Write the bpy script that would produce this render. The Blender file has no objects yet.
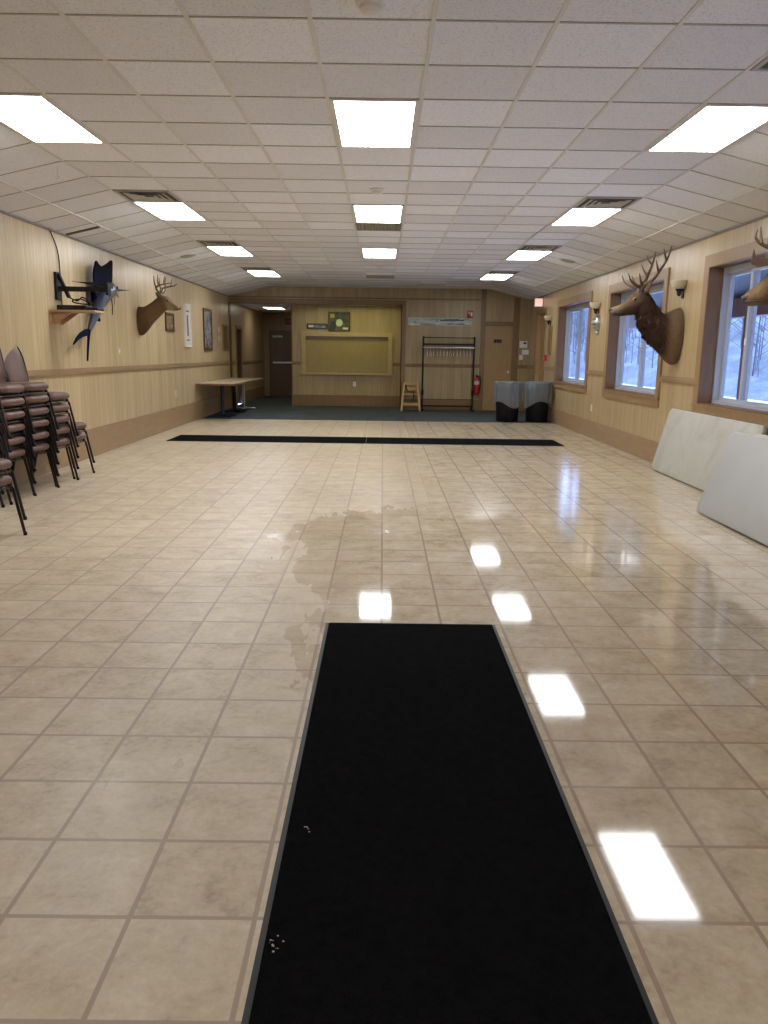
import bpy, bmesh, math, random
from mathutils import Vector, Matrix
PI = math.pi
R = math.radians
C = bpy.context.scene.collection
RND = random.Random(11)

# ------------------------------------------------------------------ room measures
XL, XR = -3.90, 3.715            # side walls
ZF, ZW = 3.03, 2.785             # flat ceiling, top of side walls
YB, YH, YA, YE = -4.0, 20.3, 21.4, 26.0   # back wall, front plane at far end, alcove wall, corridor end
G = 0.6096                       # ceiling grid
GX0, GY0 = -0.990, 4.260
SL, SR = GX0 - 3*G, GX0 + 6*G    # where the sloping strips begin

# ------------------------------------------------------------------ node helpers
class V:
    def __init__(s, t, k): s.t, s.k = t, k
    def _op(s, op, *a):
        n = s.t.nodes.new('ShaderNodeMath'); n.operation = op
        for i, x in enumerate((s,) + a):
            if isinstance(x, V): s.t.links.new(x.k, n.inputs[i])
            else: n.inputs[i].default_value = x
        return V(s.t, n.outputs[0])
    def __add__(s, o): return s._op('ADD', o)
    def __sub__(s, o): return s._op('SUBTRACT', o)
    def __mul__(s, o): return s._op('MULTIPLY', o)
    def __truediv__(s, o): return s._op('DIVIDE', o)
    def lt(s, o): return s._op('LESS_THAN', o)
    def gt(s, o): return s._op('GREATER_THAN', o)
    def floor(s): return s._op('FLOOR')
    def abs(s): return s._op('ABSOLUTE')
    def min(s, o): return s._op('MINIMUM', o)
    def max(s, o): return s._op('MAXIMUM', o)
    def pingpong(s, o): return s._op('PINGPONG', o)
    def inv(s):
        n = s.t.nodes.new('ShaderNodeMath'); n.operation = 'SUBTRACT'; n.inputs[0].default_value = 1.0
        s.t.links.new(s.k, n.inputs[1]); return V(s.t, n.outputs[0])

class M:
    """A Principled material with small helpers."""
    def __init__(s, name, rough=0.5, metal=0.0, spec=0.5):
        s.m = bpy.data.materials.new(name); s.m.use_nodes = True
        s.t = s.m.node_tree; s.n = s.t.nodes; s.l = s.t.links
        s.b = s.n['Principled BSDF']
        s.b.inputs['Roughness'].default_value = rough
        s.b.inputs['Metallic'].default_value = metal
        s.b.inputs['Specular IOR Level'].default_value = spec
    def put(s, key, v):
        i = s.b.inputs[key] if isinstance(key, str) else key
        if isinstance(v, V): s.l.new(v.k, i)
        elif hasattr(v, 'is_output'): s.l.new(v, i)
        elif isinstance(v, (tuple, list)) and len(v) == 3 and i.type == 'RGBA': i.default_value = (*v, 1)
        else: i.default_value = v
    def coord(s, kind='Object'):
        n = s.n.new('ShaderNodeTexCoord'); return n.outputs[kind]
    def pos(s):
        n = s.n.new('ShaderNodeNewGeometry'); return n.outputs['Position']
    def xyz(s, vec):
        n = s.n.new('ShaderNodeSeparateXYZ'); s.l.new(vec, n.inputs[0])
        return [V(s.t, o) for o in n.outputs]
    def vec(s, x, y, z):
        n = s.n.new('ShaderNodeCombineXYZ')
        for i, v in enumerate((x, y, z)): s.put(n.inputs[i], v)
        return n.outputs[0]
    def mapping(s, vec, scale):
        n = s.n.new('ShaderNodeMapping'); s.l.new(vec, n.inputs[0]); n.inputs['Scale'].default_value = scale
        return n.outputs[0]
    def noise(s, vec, scale, detail=3, rough=0.5, dist=0.0):
        n = s.n.new('ShaderNodeTexNoise'); s.l.new(vec, n.inputs['Vector'])
        n.inputs['Scale'].default_value = scale; n.inputs['Detail'].default_value = detail
        n.inputs['Roughness'].default_value = rough; n.inputs['Distortion'].default_value = dist
        return V(s.t, n.outputs[0])
    def white(s, vec):
        n = s.n.new('ShaderNodeTexWhiteNoise'); n.noise_dimensions = '3D'; s.l.new(vec, n.inputs['Vector'])
        return V(s.t, n.outputs[0])
    def ramp(s, f, stops, interp='LINEAR'):
        n = s.n.new('ShaderNodeValToRGB'); s.put(n.inputs[0], f); e = n.color_ramp.elements
        n.color_ramp.interpolation = interp
        while len(e) < len(stops): e.new(0.5)
        for k, (p, c) in enumerate(stops):
            e[k].position = p; e[k].color = (*c, 1) if len(c) == 3 else c
        return n.outputs[0]
    def smooth(s, f, a, b):
        n = s.n.new('ShaderNodeMapRange'); n.interpolation_type = 'SMOOTHSTEP'; s.put(n.inputs[0], f)
        n.inputs[1].default_value = a; n.inputs[2].default_value = b
        return V(s.t, n.outputs[0])
    def mix(s, f, a, b, blend='MIX'):
        n = s.n.new('ShaderNodeMix'); n.data_type = 'RGBA'; n.blend_type = blend
        s.put(n.inputs[0], f); s.put(n.inputs[6], a); s.put(n.inputs[7], b)
        return n.outputs[2]
    def bump(s, h, strength=0.2, dist=0.01):
        n = s.n.new('ShaderNodeBump'); n.inputs['Strength'].default_value = strength
        n.inputs['Distance'].default_value = dist; s.put(n.inputs['Height'], h)
        s.l.new(n.outputs[0], s.b.inputs['Normal'])

def sr(r, g, b):
    f = lambda c: (c/255/12.92) if c/255 <= .04045 else ((c/255+.055)/1.055)**2.4
    return (f(r), f(g), f(b))

def plain(name, col, rough=0.5, metal=0.0, scale=20, var=0.12, bump=0.0, spec=0.5, stretch=(1,1,1), bscale=None):
    m = M(name, rough, metal, spec)
    co = m.mapping(m.coord(), stretch)
    f = m.noise(co, scale, 3)
    a = tuple(c*(1-var) for c in col); b = tuple(min(1, c*(1+var)) for c in col)
    m.put('Base Color', m.ramp(f, [(0.3, a), (0.7, b)]))
    if bump: m.bump(m.noise(co, bscale or scale*3, 2), bump, 0.004)
    return m.m

def emit(name, col, strength):
    m = M(name, .4); m.put('Base Color', (.8, .8, .8)); m.put('Emission Color', col); m.put('Emission Strength', strength)
    return m.m

def panel_mat(name, lo, hi, rough=.32):
    """Pale printed wood panelling, vertical grooves at uneven spacing (plank axis = x + y)."""
    m = M(name, rough)
    x, y, z = m.xyz(m.pos()); u = x + y
    vo = m.n.new('ShaderNodeTexVoronoi'); vo.voronoi_dimensions = '1D'; vo.feature = 'DISTANCE_TO_EDGE'
    vo.inputs['Scale'].default_value = 6.0; vo.inputs['Randomness'].default_value = .75
    m.put(vo.inputs['W'], u)
    vc = m.n.new('ShaderNodeTexVoronoi'); vc.voronoi_dimensions = '1D'; vc.feature = 'F1'
    vc.inputs['Scale'].default_value = 6.0; vc.inputs['Randomness'].default_value = .75
    m.put(vc.inputs['W'], u)
    cell = m.xyz(vc.outputs['Color'])[0]
    g1 = m.noise(m.vec(u*9, cell*40, z*.55), 1.6, 4, .6, .6)
    g2 = m.noise(m.vec(u*90, cell*13, z*1.6), 1.5, 3, .6)
    f = g1*.68 + g2*.22 + cell*.16
    col = m.ramp(f, [(.30, lo), (.52, tuple((a+b)/2 for a, b in zip(lo, hi))), (.74, hi)])
    groove = V(m.t, vo.outputs['Distance']).lt(.017)
    m.put('Base Color', m.mix(groove*.50, col, tuple(c*.42 for c in lo)))
    m.put('Roughness', g2*.12 + (rough-.06))
    m.bump(groove*-1.0 + g2*.05, .35, .004)
    return m.m

def wood_mat(name, lo, hi, rough=.42, axis='z'):
    m = M(name, rough)
    st = {'z': (9, 9, 1.2), 'y': (9, 1.2, 9), 'x': (1.2, 9, 9)}[axis]
    f = m.noise(m.mapping(m.coord(), st), 3.2, 4, .6, .5)
    m.put('Base Color', m.ramp(f, [(.3, lo), (.7, hi)]))
    m.bump(f, .08, .002)
    return m.m

def fur_mat(name):
    m = M(name, .8, 0, .2)
    at = m.n.new('ShaderNodeVertexColor'); at.layer_name = 'coat'
    f = m.noise(m.mapping(m.coord(), (14, 60, 22)), 3, 4, .7)
    m.put('Base Color', m.mix(1.0, at.outputs[0], m.ramp(f, [(.25, (.55, .52, .5)), (.75, (1.25, 1.2, 1.15))]), 'MULTIPLY'))
    m.bump(f, .8, .03)
    return m.m

# ------------------------------------------------------------------ materials
MT = {}
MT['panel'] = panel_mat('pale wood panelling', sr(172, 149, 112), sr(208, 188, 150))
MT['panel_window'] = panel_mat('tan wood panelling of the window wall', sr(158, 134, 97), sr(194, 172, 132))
MT['panel_far_dimmed'] = panel_mat('tan wood panelling', sr(146, 124, 86), sr(180, 159, 116))  # yellower tan, also darkened for the weaker lamplight at the far end
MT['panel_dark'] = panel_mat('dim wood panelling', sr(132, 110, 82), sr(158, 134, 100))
MT['trim'] = wood_mat('tan painted trim', sr(146, 120, 90), sr(160, 134, 102), .4, 'y')
MT['trim_v'] = wood_mat('tan painted trim upright', sr(142, 114, 80), sr(156, 127, 92), .4, 'z')
MT['trim_x'] = wood_mat('tan painted trim across', sr(138, 110, 74), sr(152, 124, 86), .4, 'x')
MT['trim_lining'] = wood_mat('brown window lining', sr(116, 84, 50), sr(130, 96, 60), .45, 'z')
MT['trim_far'] = wood_mat('brown trim at the far end', sr(118, 92, 58), sr(132, 104, 67), .4, 'z')
MT['door'] = wood_mat('tan painted door', sr(158, 126, 82), sr(172, 140, 94), .4, 'z')
MT['door_brown'] = wood_mat('brown door', sr(92, 72, 52), sr(108, 86, 62), .4, 'z')
MT['door_dark'] = wood_mat('dark stained door', sr(66, 42, 28), sr(86, 56, 38), .35, 'z')
MT['shutter_frame'] = wood_mat('tan counter frame', sr(168, 146, 100), sr(182, 160, 112), .4, 'x')
MT['shutter'] = wood_mat('tan counter shutter', sr(142, 122, 70), sr(154, 134, 80), .4, 'z')
MT['black_metal'] = plain('black painted metal', (.008, .008, .009), .45, 0, spec=.25)
MT['dark_metal'] = plain('bronze tube', (.035, .028, .026), .3, .7)
MT['chrome'] = plain('chrome', (.62, .62, .64), .34, 1.0)
MT['vinyl_chair'] = plain('brown chair vinyl', sr(98, 70, 62), .38, 0, 9, .14, .12, bscale=160)
MT['vinyl_edge'] = plain('brown chair piping', sr(92, 62, 52), .4)
MT['white_plastic'] = plain('white plastic', sr(226, 224, 218), .4, 0, 8, .03)
MT['white_frame_shaded'] = plain('blue shaded white vinyl frame', sr(176, 182, 194), .35, 0, 5, .03)  # white vinyl, greyed and blued to paint in its shade
MT['white_paint'] = plain('white enamel', sr(225, 222, 214), .35, 0, 8, .03)
MT['grille_grey'] = plain('grey grille', sr(178, 174, 164), .5, 0, 12, .06)
MT['opening_shade'] = plain('dim opening shade', sr(84, 78, 70), .8)  # dark tone painted for the shade inside ceiling openings
MT['opening_shade_grey'] = plain('dull grey opening shade', sr(112, 108, 94), .8)  # grey painted for the shade behind the return grilles
MT['grille_olive'] = plain('olive grey egg crate', sr(166, 162, 142), .6, 0, 12, .06)
MT['vent_dark'] = plain('dark duct', (.02, .02, .02), .8)
MT['bar_edge'] = plain('ceiling edge angle', sr(128, 118, 106), .5, 0, 4, .05)
MT['bar_cross_shade'] = plain('shadow toned ceiling cross bar', sr(170, 164, 156), .4, 0, 4, .05)  # bar enamel darkened to paint the shadow lines along the rows
MT['bar'] = plain('ceiling bar enamel', sr(216, 213, 208), .4, 0, 4, .06)
MT['red'] = plain('red enamel', sr(176, 24, 28), .3)
MT['antler'] = plain('antler', sr(84, 63, 44), .5, 0, 18, .35, .2)
MT['antler_tip'] = plain('pale antler', sr(112, 92, 66), .45, 0, 14, .3, .2)
MT['black_gloss'] = plain('glossy black', (.008, .007, .006), .3)
MT['nose'] = plain('dark nose leather', (.03, .022, .018), .4)
MT['mouth'] = plain('dark lip', (.02, .014, .012), .6)
MT['eye_rim'] = plain('pale eye rim', sr(170, 150, 124), .8, 0, 30, .15)
MT['fur'] = fur_mat('animal coat')
MT['light_wood'] = wood_mat('light beech', sr(176, 138, 84), sr(196, 158, 102), .4)
MT['shelf_wood'] = wood_mat('raw pine shelf', sr(176, 140, 104), sr(192, 158, 122), .5, 'x')
MT['blue_metal'] = plain('blue painted steel', sr(28, 36, 66), .35, .2)
MT['bin'] = plain('black bin plastic', (.007, .007, .008), .55, 0, 10, .1, spec=.2)
MT['pewter'] = plain('pewter', (.45, .45, .44), .3, .9, 14, .3, .4)
MT['brown_frame'] = wood_mat('brown picture frame', sr(72, 48, 30), sr(96, 66, 42), .35)
MT['gold_frame'] = wood_mat('tan picture frame', sr(120, 92, 54), sr(146, 114, 70), .35)
MT['black_frame'] = plain('black picture frame', (.01, .01, .01), .3)

def make_floor():
    m = M('vinyl tile floor', .2, 0, .5)
    x, y, z = m.xyz(m.pos()); P = m.pos()
    T = .318
    u = (x + .3068 + T*40) / T; v = (y - 1.7417 + T*40) / T
    du = ((u - u.floor()) - .5).abs().inv() - .5      # 0 at a joint, .5 at the tile centre
    dv = ((v - v.floor()) - .5).abs().inv() - .5
    d = du.min(dv) * T
    joint = d.lt(.0046); edge = d.lt(.0068) * d.gt(.0046)
    rnd = m.white(m.vec(u.floor(), v.floor(), 0))
    off = m.vec(x + rnd*37, y + rnd*11, 0)
    n1 = m.noise(off, 6, 6, .62, .4); n2 = m.noise(off, 34, 5, .7, .3)
    f = n1*.6 + n2*.4 + (rnd - .5)*.07
    col = m.ramp(f, [(.32, sr(156, 138, 114)), (.46, sr(184, 168, 143)), (.62, sr(200, 186, 163)), (.74, sr(212, 200, 180))])
    col = m.mix(joint, col, sr(158, 140, 124)); col = m.mix(edge*.55, col, sr(128, 111, 96))
    # worn wax: the strip right of the middle is mirror-glossy in patches, the rest satin
    wa = m.noise(m.vec(x*.55, y*.35, 3), 1.7, 3, .55, .6)
    wb = m.noise(m.vec(x, y*.25, 7), 9, 3, .6)
    side = m.smooth(x + (y - 3.0)*.22, -.75, .45)*.46 - m.smooth(y, 5.2, 8.6)*.55
    wax = m.smooth(wa*.75 + wb*.34 + side, .66, .92)
    m.put('Base Color', m.mix(wax*.06, col, sr(168, 142, 110), 'MULTIPLY'))
    worn = m.smooth(x, -.6, 1.4)
    fine = m.noise(P, 70, 2)
    wav = m.noise(P, 2.2, 2)
    m.put('Roughness', m.mix(wax, m.mix(worn, (.40,)*3, (.17,)*3), (.055,)*3))
    m.put('Specular IOR Level', m.mix(wax, (.42,)*3, (.52,)*3))
    m.bump(joint*-1.0 + fine*.03 + wav*.25, .10, .003)
    return m.m
MT['floor'] = make_floor()

def make_tile():
    m = M('mineral ceiling tile', .85, 0, .2)
    x, y, z = m.xyz(m.pos())
    c = (x - GX0)/G; r = (y - GY0)/G
    rnd = m.white(m.vec(c.floor(), r.floor(), 1)); rn2 = m.white(m.vec(c.floor(), r.floor(), 5))
    col = m.mix(rnd*1.0, sr(226, 226, 228), sr(240, 241, 244))
    col = m.mix(rn2.gt(.80)*.7, col, sr(247, 248, 252))
    p = m.noise(m.pos(), 75, 3, .6); q = m.noise(m.vec(x*1.0, y*1.0, z), 190, 1, .5)
    pit = m.smooth(p*.75 + q*.25, .40, .47)
    m.put('Base Color', m.mix(pit.inv()*.24, col, sr(120, 112, 102)))
    m.bump(pit, .35, .004)
    return m.m
MT['tile'] = make_tile()

def make_carpet():
    m = M('green grey carpet', .95, 0, .1)
    f = m.noise(m.pos(), 160, 3, .7); g = m.noise(m.pos(), 2.2, 3)
    m.put('Base Color', m.ramp(f*.7 + g*.3, [(.3, sr(50, 55, 58)), (.7, sr(86, 92, 94))]))
    m.bump(f, .6, .006); return m.m
MT['carpet'] = make_carpet()

def make_mat():
    m = M('black loop mat', .95, 0, .02)
    P = m.coord()
    f = m.noise(P, 210, 3, .75); g = m.noise(P, 34, 3)
    m.put('Base Color', m.ramp(f*.7 + g*.3, [(.34, (.0018, .0017, .0019)), (.66, (.0105, .010, .011))]))
    m.bump(f, .8, .006); return m.m
MT['mat'] = make_mat()
MT['mat_rubber'] = plain('mat rubber edge', sr(28, 33, 33), .55, 0, 40, .12)

def make_liner():
    m = M('thin white bin liner', .2, 0, .8)
    m.put('Base Color', (.40, .44, .48)); m.put('Alpha', .52)
    f = m.noise(m.mapping(m.coord(), (9, 9, 2.0)), 3.0, 4, .6, 1.2)
    m.bump(f, 1.0, .09); return m.m
MT['liner'] = make_liner()

def make_glass():
    m = M('window pane'); t = m.t
    tr = t.nodes.new('ShaderNodeBsdfTransparent'); gl = t.nodes.new('ShaderNodeBsdfGlossy'); gl.inputs['Roughness'].default_value = .02
    fr = t.nodes.new('ShaderNodeFresnel'); fr.inputs[0].default_value = 1.3
    mx = t.nodes.new('ShaderNodeMixShader')
    ge = t.nodes.new('ShaderNodeNewGeometry'); k = V(t, fr.outputs[0]) * V(t, ge.outputs['Backfacing']).inv()
    t.links.new(k.k, mx.inputs[0]); t.links.new(tr.outputs[0], mx.inputs[1]); t.links.new(gl.outputs[0], mx.inputs[2])
    t.links.new(mx.outputs[0], t.nodes['Material Output'].inputs['Surface']); m.n.remove(m.b)
    return m.m
MT['glass'] = make_glass()

def make_bowl():
    m = M('frosted sconce glass', .35, 0, .5); m.put('Base Color', sr(206, 196, 172))
    m.put('Subsurface Weight', .1); return m.m
MT['bowl'] = make_bowl()

def make_tabletop():
    m = M('speckled grey white plastic', .42, 0, .5)
    co = m.coord()
    f = m.noise(co, 2.6, 4, .6, .8); g = m.noise(co, 160, 2)
    m.put('Base Color', m.ramp(f*.8 + g*.2, [(.30, sr(158, 155, 143)), (.50, sr(182, 180, 170)), (.7, sr(190, 188, 180))]))
    m.bump(g, .1, .002); return m.m
MT['table_worn'] = make_tabletop()
MT['table_grey'] = plain('smooth grey plastic', sr(168, 168, 166), .45, 0, 2.5, .03, .08, bscale=120)
MT['laminate'] = wood_mat('pale laminate', sr(186, 166, 130), sr(200, 182, 150), .3, 'y')
MT['laminate_edge'] = wood_mat('brown table edge', sr(110, 82, 54), sr(128, 98, 66), .4, 'y')

def make_snow():
    m = M('snowy ground', .8); f = m.noise(m.pos(), .35, 4, .6)
    m.put('Base Color', m.ramp(f, [(.38, sr(176, 178, 184)), (.6, sr(214, 216, 220))])); m.bump(m.noise(m.pos(), 3, 3), .4, .1); return m.m
MT['snow'] = make_snow()
def make_hill():
    m = M('wooded snowy hillside', .9); x, y, z = m.xyz(m.pos())
    f = m.noise(m.vec(x*.6, y*.30, z), .8, 6, .7); g = m.noise(m.pos(), .05, 3)
    m.put('Base Color', m.ramp(f*.75 + g*.25, [(.36, sr(66, 65, 66)), (.5, sr(96, 97, 100)), (.64, sr(124, 126, 130))])); return m.m
MT['hill'] = make_hill()
MT['bark'] = plain('grey bark', sr(74, 72, 76), .9, 0, 4, .3)
def make_rib():
    m = M('dark ribbed porch roof', .5); x, y, z = m.xyz(m.pos())
    k = (y*7.0); k = k - k.floor()
    m.put('Base Color', m.mix(k.lt(.28), sr(22, 20, 20), sr(10, 9, 10))); return m.m
MT['porch'] = make_rib()
MT['deck'] = wood_mat('wet grey porch boards', sr(84, 76, 72), sr(108, 100, 96), .5, 'y')
MT['redwood'] = wood_mat('red brown porch timber', sr(108, 62, 48), sr(136, 82, 62), .6)

# ------------------------------------------------------------------ mesh helpers
class MB:
    def __init__(s): s.bm = bmesh.new(); s.lay = None
    def box(s, x0, y0, z0, x1, y1, z1, bev=0.0, seg=2):
        vs = [s.bm.verts.new(p) for p in ((x0,y0,z0),(x1,y0,z0),(x1,y1,z0),(x0,y1,z0),(x0,y0,z1),(x1,y0,z1),(x1,y1,z1),(x0,y1,z1))]
        fs = [s.bm.faces.new([vs[i] for i in q]) for q in ((0,3,2,1),(4,5,6,7),(0,1,5,4),(1,2,6,5),(2,3,7,6),(3,0,4,7))]
        if bev:
            es = list({e for f in fs for e in f.edges})
            bmesh.ops.bevel(s.bm, geom=es, offset=bev, segments=seg, affect='EDGES', profile=.5)
        return vs
    def bar(s, a, b, w, h, up=(0,0,1)):
        """Box beam from a to b, w across and h along 'up'."""
        a, b = Vector(a), Vector(b); d = (b-a).normalized(); u = Vector(up)
        if abs(d.dot(u)) > .95: u = Vector((1,0,0))
        sx = d.cross(u).normalized(); u = sx.cross(d).normalized()
        r0 = [a + sx*i*w/2 + u*j*h/2 for i, j in ((-1,-1),(1,-1),(1,1),(-1,1))]
        r1 = [p + (b-a) for p in r0]
        s.rings([r0, r1])
    def rings(s, rs, cap=True, closed=False):
        vr = [[s.bm.verts.new(p) for p in r] for r in rs]
        n = len(rs[0])
        pairs = list(zip(vr, vr[1:])) + ([(vr[-1], vr[0])] if closed else [])
        for A, B in pairs:
            for i in range(n):
                try: s.bm.faces.new((A[i], A[(i+1) % n], B[(i+1) % n], B[i]))
                except ValueError: pass
        if cap and not closed:
            s.bm.faces.new(list(reversed(vr[0]))); s.bm.faces.new(vr[-1])
        return vr
    def tube(s, pts, r, n=8, cap=True, closed=False):
        pts = [Vector(p) for p in pts]; rr = r if isinstance(r, (list, tuple)) else [r]*len(pts)
        rs = []; prev = None; N = len(pts)
        for i, p in enumerate(pts):
            if closed: d = (pts[(i+1) % N] - pts[i-1])
            else: d = (pts[min(i+1, N-1)] - pts[max(i-1, 0)])
            d.normalize()
            if prev is None:
                u = Vector((0,0,1)) if abs(d.z) < .9 else Vector((1,0,0))
            else: u = prev
            sx = d.cross(u)
            if sx.length < 1e-5: sx = d.cross(Vector((0,1,0)))
            sx.normalize(); u = sx.cross(d).normalized(); prev = u
            rs.append([p + (sx*math.cos(t) + u*math.sin(t))*rr[i] for t in (2*PI*k/n for k in range(n))])
        return s.rings(rs, cap, closed)
    def lathe(s, prof, c=(0,0,0), n=24, cap=True):
        """prof: (radius, z) pairs."""
        rs = [[(c[0]+r*math.cos(2*PI*k/n), c[1]+r*math.sin(2*PI*k/n), c[2]+z) for k in range(n)] for r, z in prof]
        return s.rings(rs, cap)
    def prism(s, poly, a, b, axis):
        """Extrude a 2-D polygon along an axis from a to b: 'x' (y,z), 'y' (x,z), 'z' (x,y)."""
        f = {'x': lambda p, t: (t, p[0], p[1]), 'y': lambda p, t: (p[0], t, p[1]), 'z': lambda p, t: (p[0], p[1], t)}[axis]
        s.rings([[f(p, a) for p in poly], [f(p, b) for p in poly]])
    def ball(s, c, r, sx=1, sy=1, sz=1, n=12):
        ret = bmesh.ops.create_uvsphere(s.bm, u_segments=n, v_segments=max(6, n*2//3), radius=r)
        for v in ret['verts']: v.co = Vector((v.co.x*sx + c[0], v.co.y*sy + c[1], v.co.z*sz + c[2]))
        return ret['verts']
    def xf(s, mat):
        bmesh.ops.transform(s.bm, matrix=mat, verts=s.bm.verts[:]); return s
    def build(s, name, mat, parent=None, smooth=False, angle=35):
        bmesh.ops.recalc_face_normals(s.bm, faces=s.bm.faces[:])
        me = bpy.data.meshes.new(name); s.bm.to_mesh(me); s.bm.free()
        me.materials.append(MT[mat] if isinstance(mat, str) else mat)
        if smooth:
            for p in me.polygons: p.use_smooth = True
            try: me.set_sharp_from_angle(angle=R(angle))
            except Exception: pass
        o = bpy.data.objects.new(name, me); C.objects.link(o)
        if parent: o.parent = parent
        return o

def box(name, mat, x0, y0, z0, x1, y1, z1, parent=None, bev=0.0):
    m = MB(); m.box(min(x0,x1), min(y0,y1), min(z0,z1), max(x0,x1), max(y0,y1), max(z0,z1), bev)
    return m.build(name, mat, parent, smooth=bev > 0)
def tag(o, label, cat, group=None):
    o['label'] = label; o['category'] = cat
    if group: o['group'] = group
    return o
def struct(o):
    o['kind'] = 'structure'; return o
def thing(name, label, cat, loc=(0,0,0), rz=0, group=None):
    o = bpy.data.objects.new(name, None); C.objects.link(o); o.empty_display_size = .1
    o.location = loc; o.rotation_euler = (0, 0, rz)
    return tag(o, label, cat, group)
def sempty(name, loc=(0,0,0)):
    o = bpy.data.objects.new(name, None); C.objects.link(o); o.location = loc; return struct(o)
def dup(root, loc, rz, label, group=None):
    r = root.copy(); C.objects.link(r); r.location = loc; r.rotation_euler = (0, 0, rz); r['label'] = label
    if group: r['group'] = group
    for ch in list(root.children):
        c = ch.copy(); C.objects.link(c); c.parent = r
        for g in list(ch.children):
            d = g.copy(); C.objects.link(d); d.parent = c
    return r
def crom(pts, k):
    """Catmull-Rom through tuples of any length, k steps per span."""
    out = []; n = len(pts)
    for i in range(n-1):
        p0, p1, p2, p3 = pts[max(i-1,0)], pts[i], pts[i+1], pts[min(i+2,n-1)]
        for j in range(k):
            t = j/k
            out.append(tuple(.5*((2*b) + (c-a)*t + (2*a-5*b+4*c-d)*t*t + (3*b-a-3*c+d)*t**3) for a, b, c, d in zip(p0, p1, p2, p3)))
    out.append(tuple(pts[-1])); return out
def text(name, body, size, mat, parent, loc, rot, depth=.002):
    cu = bpy.data.curves.new(name, 'FONT'); cu.body = body; cu.size = size; cu.align_x = 'CENTER'; cu.align_y = 'CENTER'; cu.extrude = depth
    cu.materials.append(MT[mat] if isinstance(mat, str) else mat)
    tmp = bpy.data.objects.new(name, cu); me = bpy.data.meshes.new_from_object(tmp); bpy.data.objects.remove(tmp)
    o = bpy.data.objects.new(name, me); C.objects.link(o); o.parent = parent; o.location = loc; o.rotation_euler = rot
    return o

# ================================================================== ROOM SHELL
struct(box('floor', 'floor', XL, YB, -.10, XR, 16.80, 0))
struct(box('floor_carpet', 'carpet', XL, 16.80, -.10, XR, YE, .004))
# --- left wall, runs on into the corridor; corridor door opening near its far end
DLY0, DLY1, DLZ = 21.2, 21.98, 2.02
m = MB()
m.box(XL-.15, YB, 0, XL, DLY0, ZW); m.box(XL-.15, DLY1, 0, XL, YE, ZW); m.box(XL-.15, DLY0, DLZ, XL, DLY1, ZW)
struct(m.build('wall_left', 'panel'))
# --- right wall with window openings and a doorway
WIN = [(14.35, 17.10), (10.55, 13.27), (6.65, 9.37), (2.80, 5.52)]   # outer edges of the casings
WZ0, WZ1, CW = .755, 2.56, .13
DRY0, DRY1, DRZ = 18.35, 19.32, 2.40
m = MB(); last = YB
opens = sorted([(a+CW, b-CW, WZ0+CW, WZ1-CW) for a, b in WIN] + [(DRY0, DRY1, 0, DRZ)])
for a, b, z0, z1 in opens:
    m.box(XR, last, 0, XR+.27, a, ZW)
    if z0 > 0: m.box(XR, a, 0, XR+.27, b, z0)
    m.box(XR, a, z1, XR+.27, b, ZW); last = b
m.box(XR, last, 0, XR+.27, YH+.2, ZW)
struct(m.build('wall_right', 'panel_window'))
struct(box('wall_back', 'panel', XL-.15, YB-.15, 0, XR+.2, YB, ZF))
# --- far end: header over the alcove, wall right of the alcove, the alcove and the corridor
AX = .47; HZ = 2.635
m = MB()
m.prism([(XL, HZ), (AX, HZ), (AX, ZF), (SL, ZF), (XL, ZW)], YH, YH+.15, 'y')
struct(m.build('wall_header', 'panel_far_dimmed'))
m = MB()
RDX0, RDX1, RDZ = 2.585, 3.285, 2.15       # restroom door opening
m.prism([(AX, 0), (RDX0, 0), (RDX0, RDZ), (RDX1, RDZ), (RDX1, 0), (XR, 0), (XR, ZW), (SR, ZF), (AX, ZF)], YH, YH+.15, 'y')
struct(m.build('wall_far', 'panel_far_dimmed'))
struct(box('wall_alcove_side', 'panel_far_dimmed', AX, YH+.15, 0, AX+.15, YA+.15, 2.72))
struct(box('wall_alcove', 'panel_far_dimmed', -2.42, YA, 0, AX, YA+.15, 2.72))
struct(box('wall_corridor_right', 'panel_far_dimmed', -2.42, YA+.15, 0, -2.27, YE, 2.72))
struct(box('restroom_light_block', 'door_brown', RDX0-.2, YH+.16, 0, RDX1+.2, YH+.2, 2.3))  # unseen backing added to stop outside light at the door gap
struct(box('wall_corridor_end', 'panel_dark', XL, YE, 0, -2.27, YE+.15, 2.72))
struct(box('ceiling_alcove', 'tile', XL, YH+.15, 2.66, AX, YE, 2.72))
# --- ceiling: flat middle and a sloping strip along each side wall
m = MB()
for prof in ([(SL, ZF), (SR, ZF), (SR, ZF+.05), (SL, ZF+.05)], [(XL, ZW), (SL, ZF), (SL, ZF+.05), (XL, ZW+.05)], [(SR, ZF), (XR, ZW), (XR, ZW+.05), (SR, ZF+.05)]):
    m.prism(prof, YB, YH, 'y')
struct(m.build('ceiling', 'tile'))
m = MB(); bw, bd = .012, .005
def zc(x):
    return ZF if SL <= x <= SR else (ZF + (ZW-ZF)*(SL-x)/(SL-XL) if x < SL else ZF + (ZW-ZF)*(x-SR)/(XR-SR))
for k in range(-3, 7):
    x = GX0 + k*G; m.box(x-bw, YB, ZF-bd, x+bw, YH, ZF+.002)
for x in (-3.452, 3.285):
    m.box(x-bw, YB, zc(x)-bd-.001, x+bw, YH, zc(x)+.004)
struct(m.build('ceiling_grid', 'bar'))
m = MB(); bw = .008
for k in range(-13, 27):
    y = GY0 + k*G
    m.box(SL+.012, y-bw, ZF-bd*.8, SR-.012, y+bw, ZF+.002)
    for xa, xb in ((XL, SL), (SR, XR)):
        za, zb = zc(xa), zc(xb)
        m.prism([(xa, za-bd*.8), (xb, zb-bd*.8), (xb, zb+.002), (xa, za+.002)], y-bw, y+bw, 'y')
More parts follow.
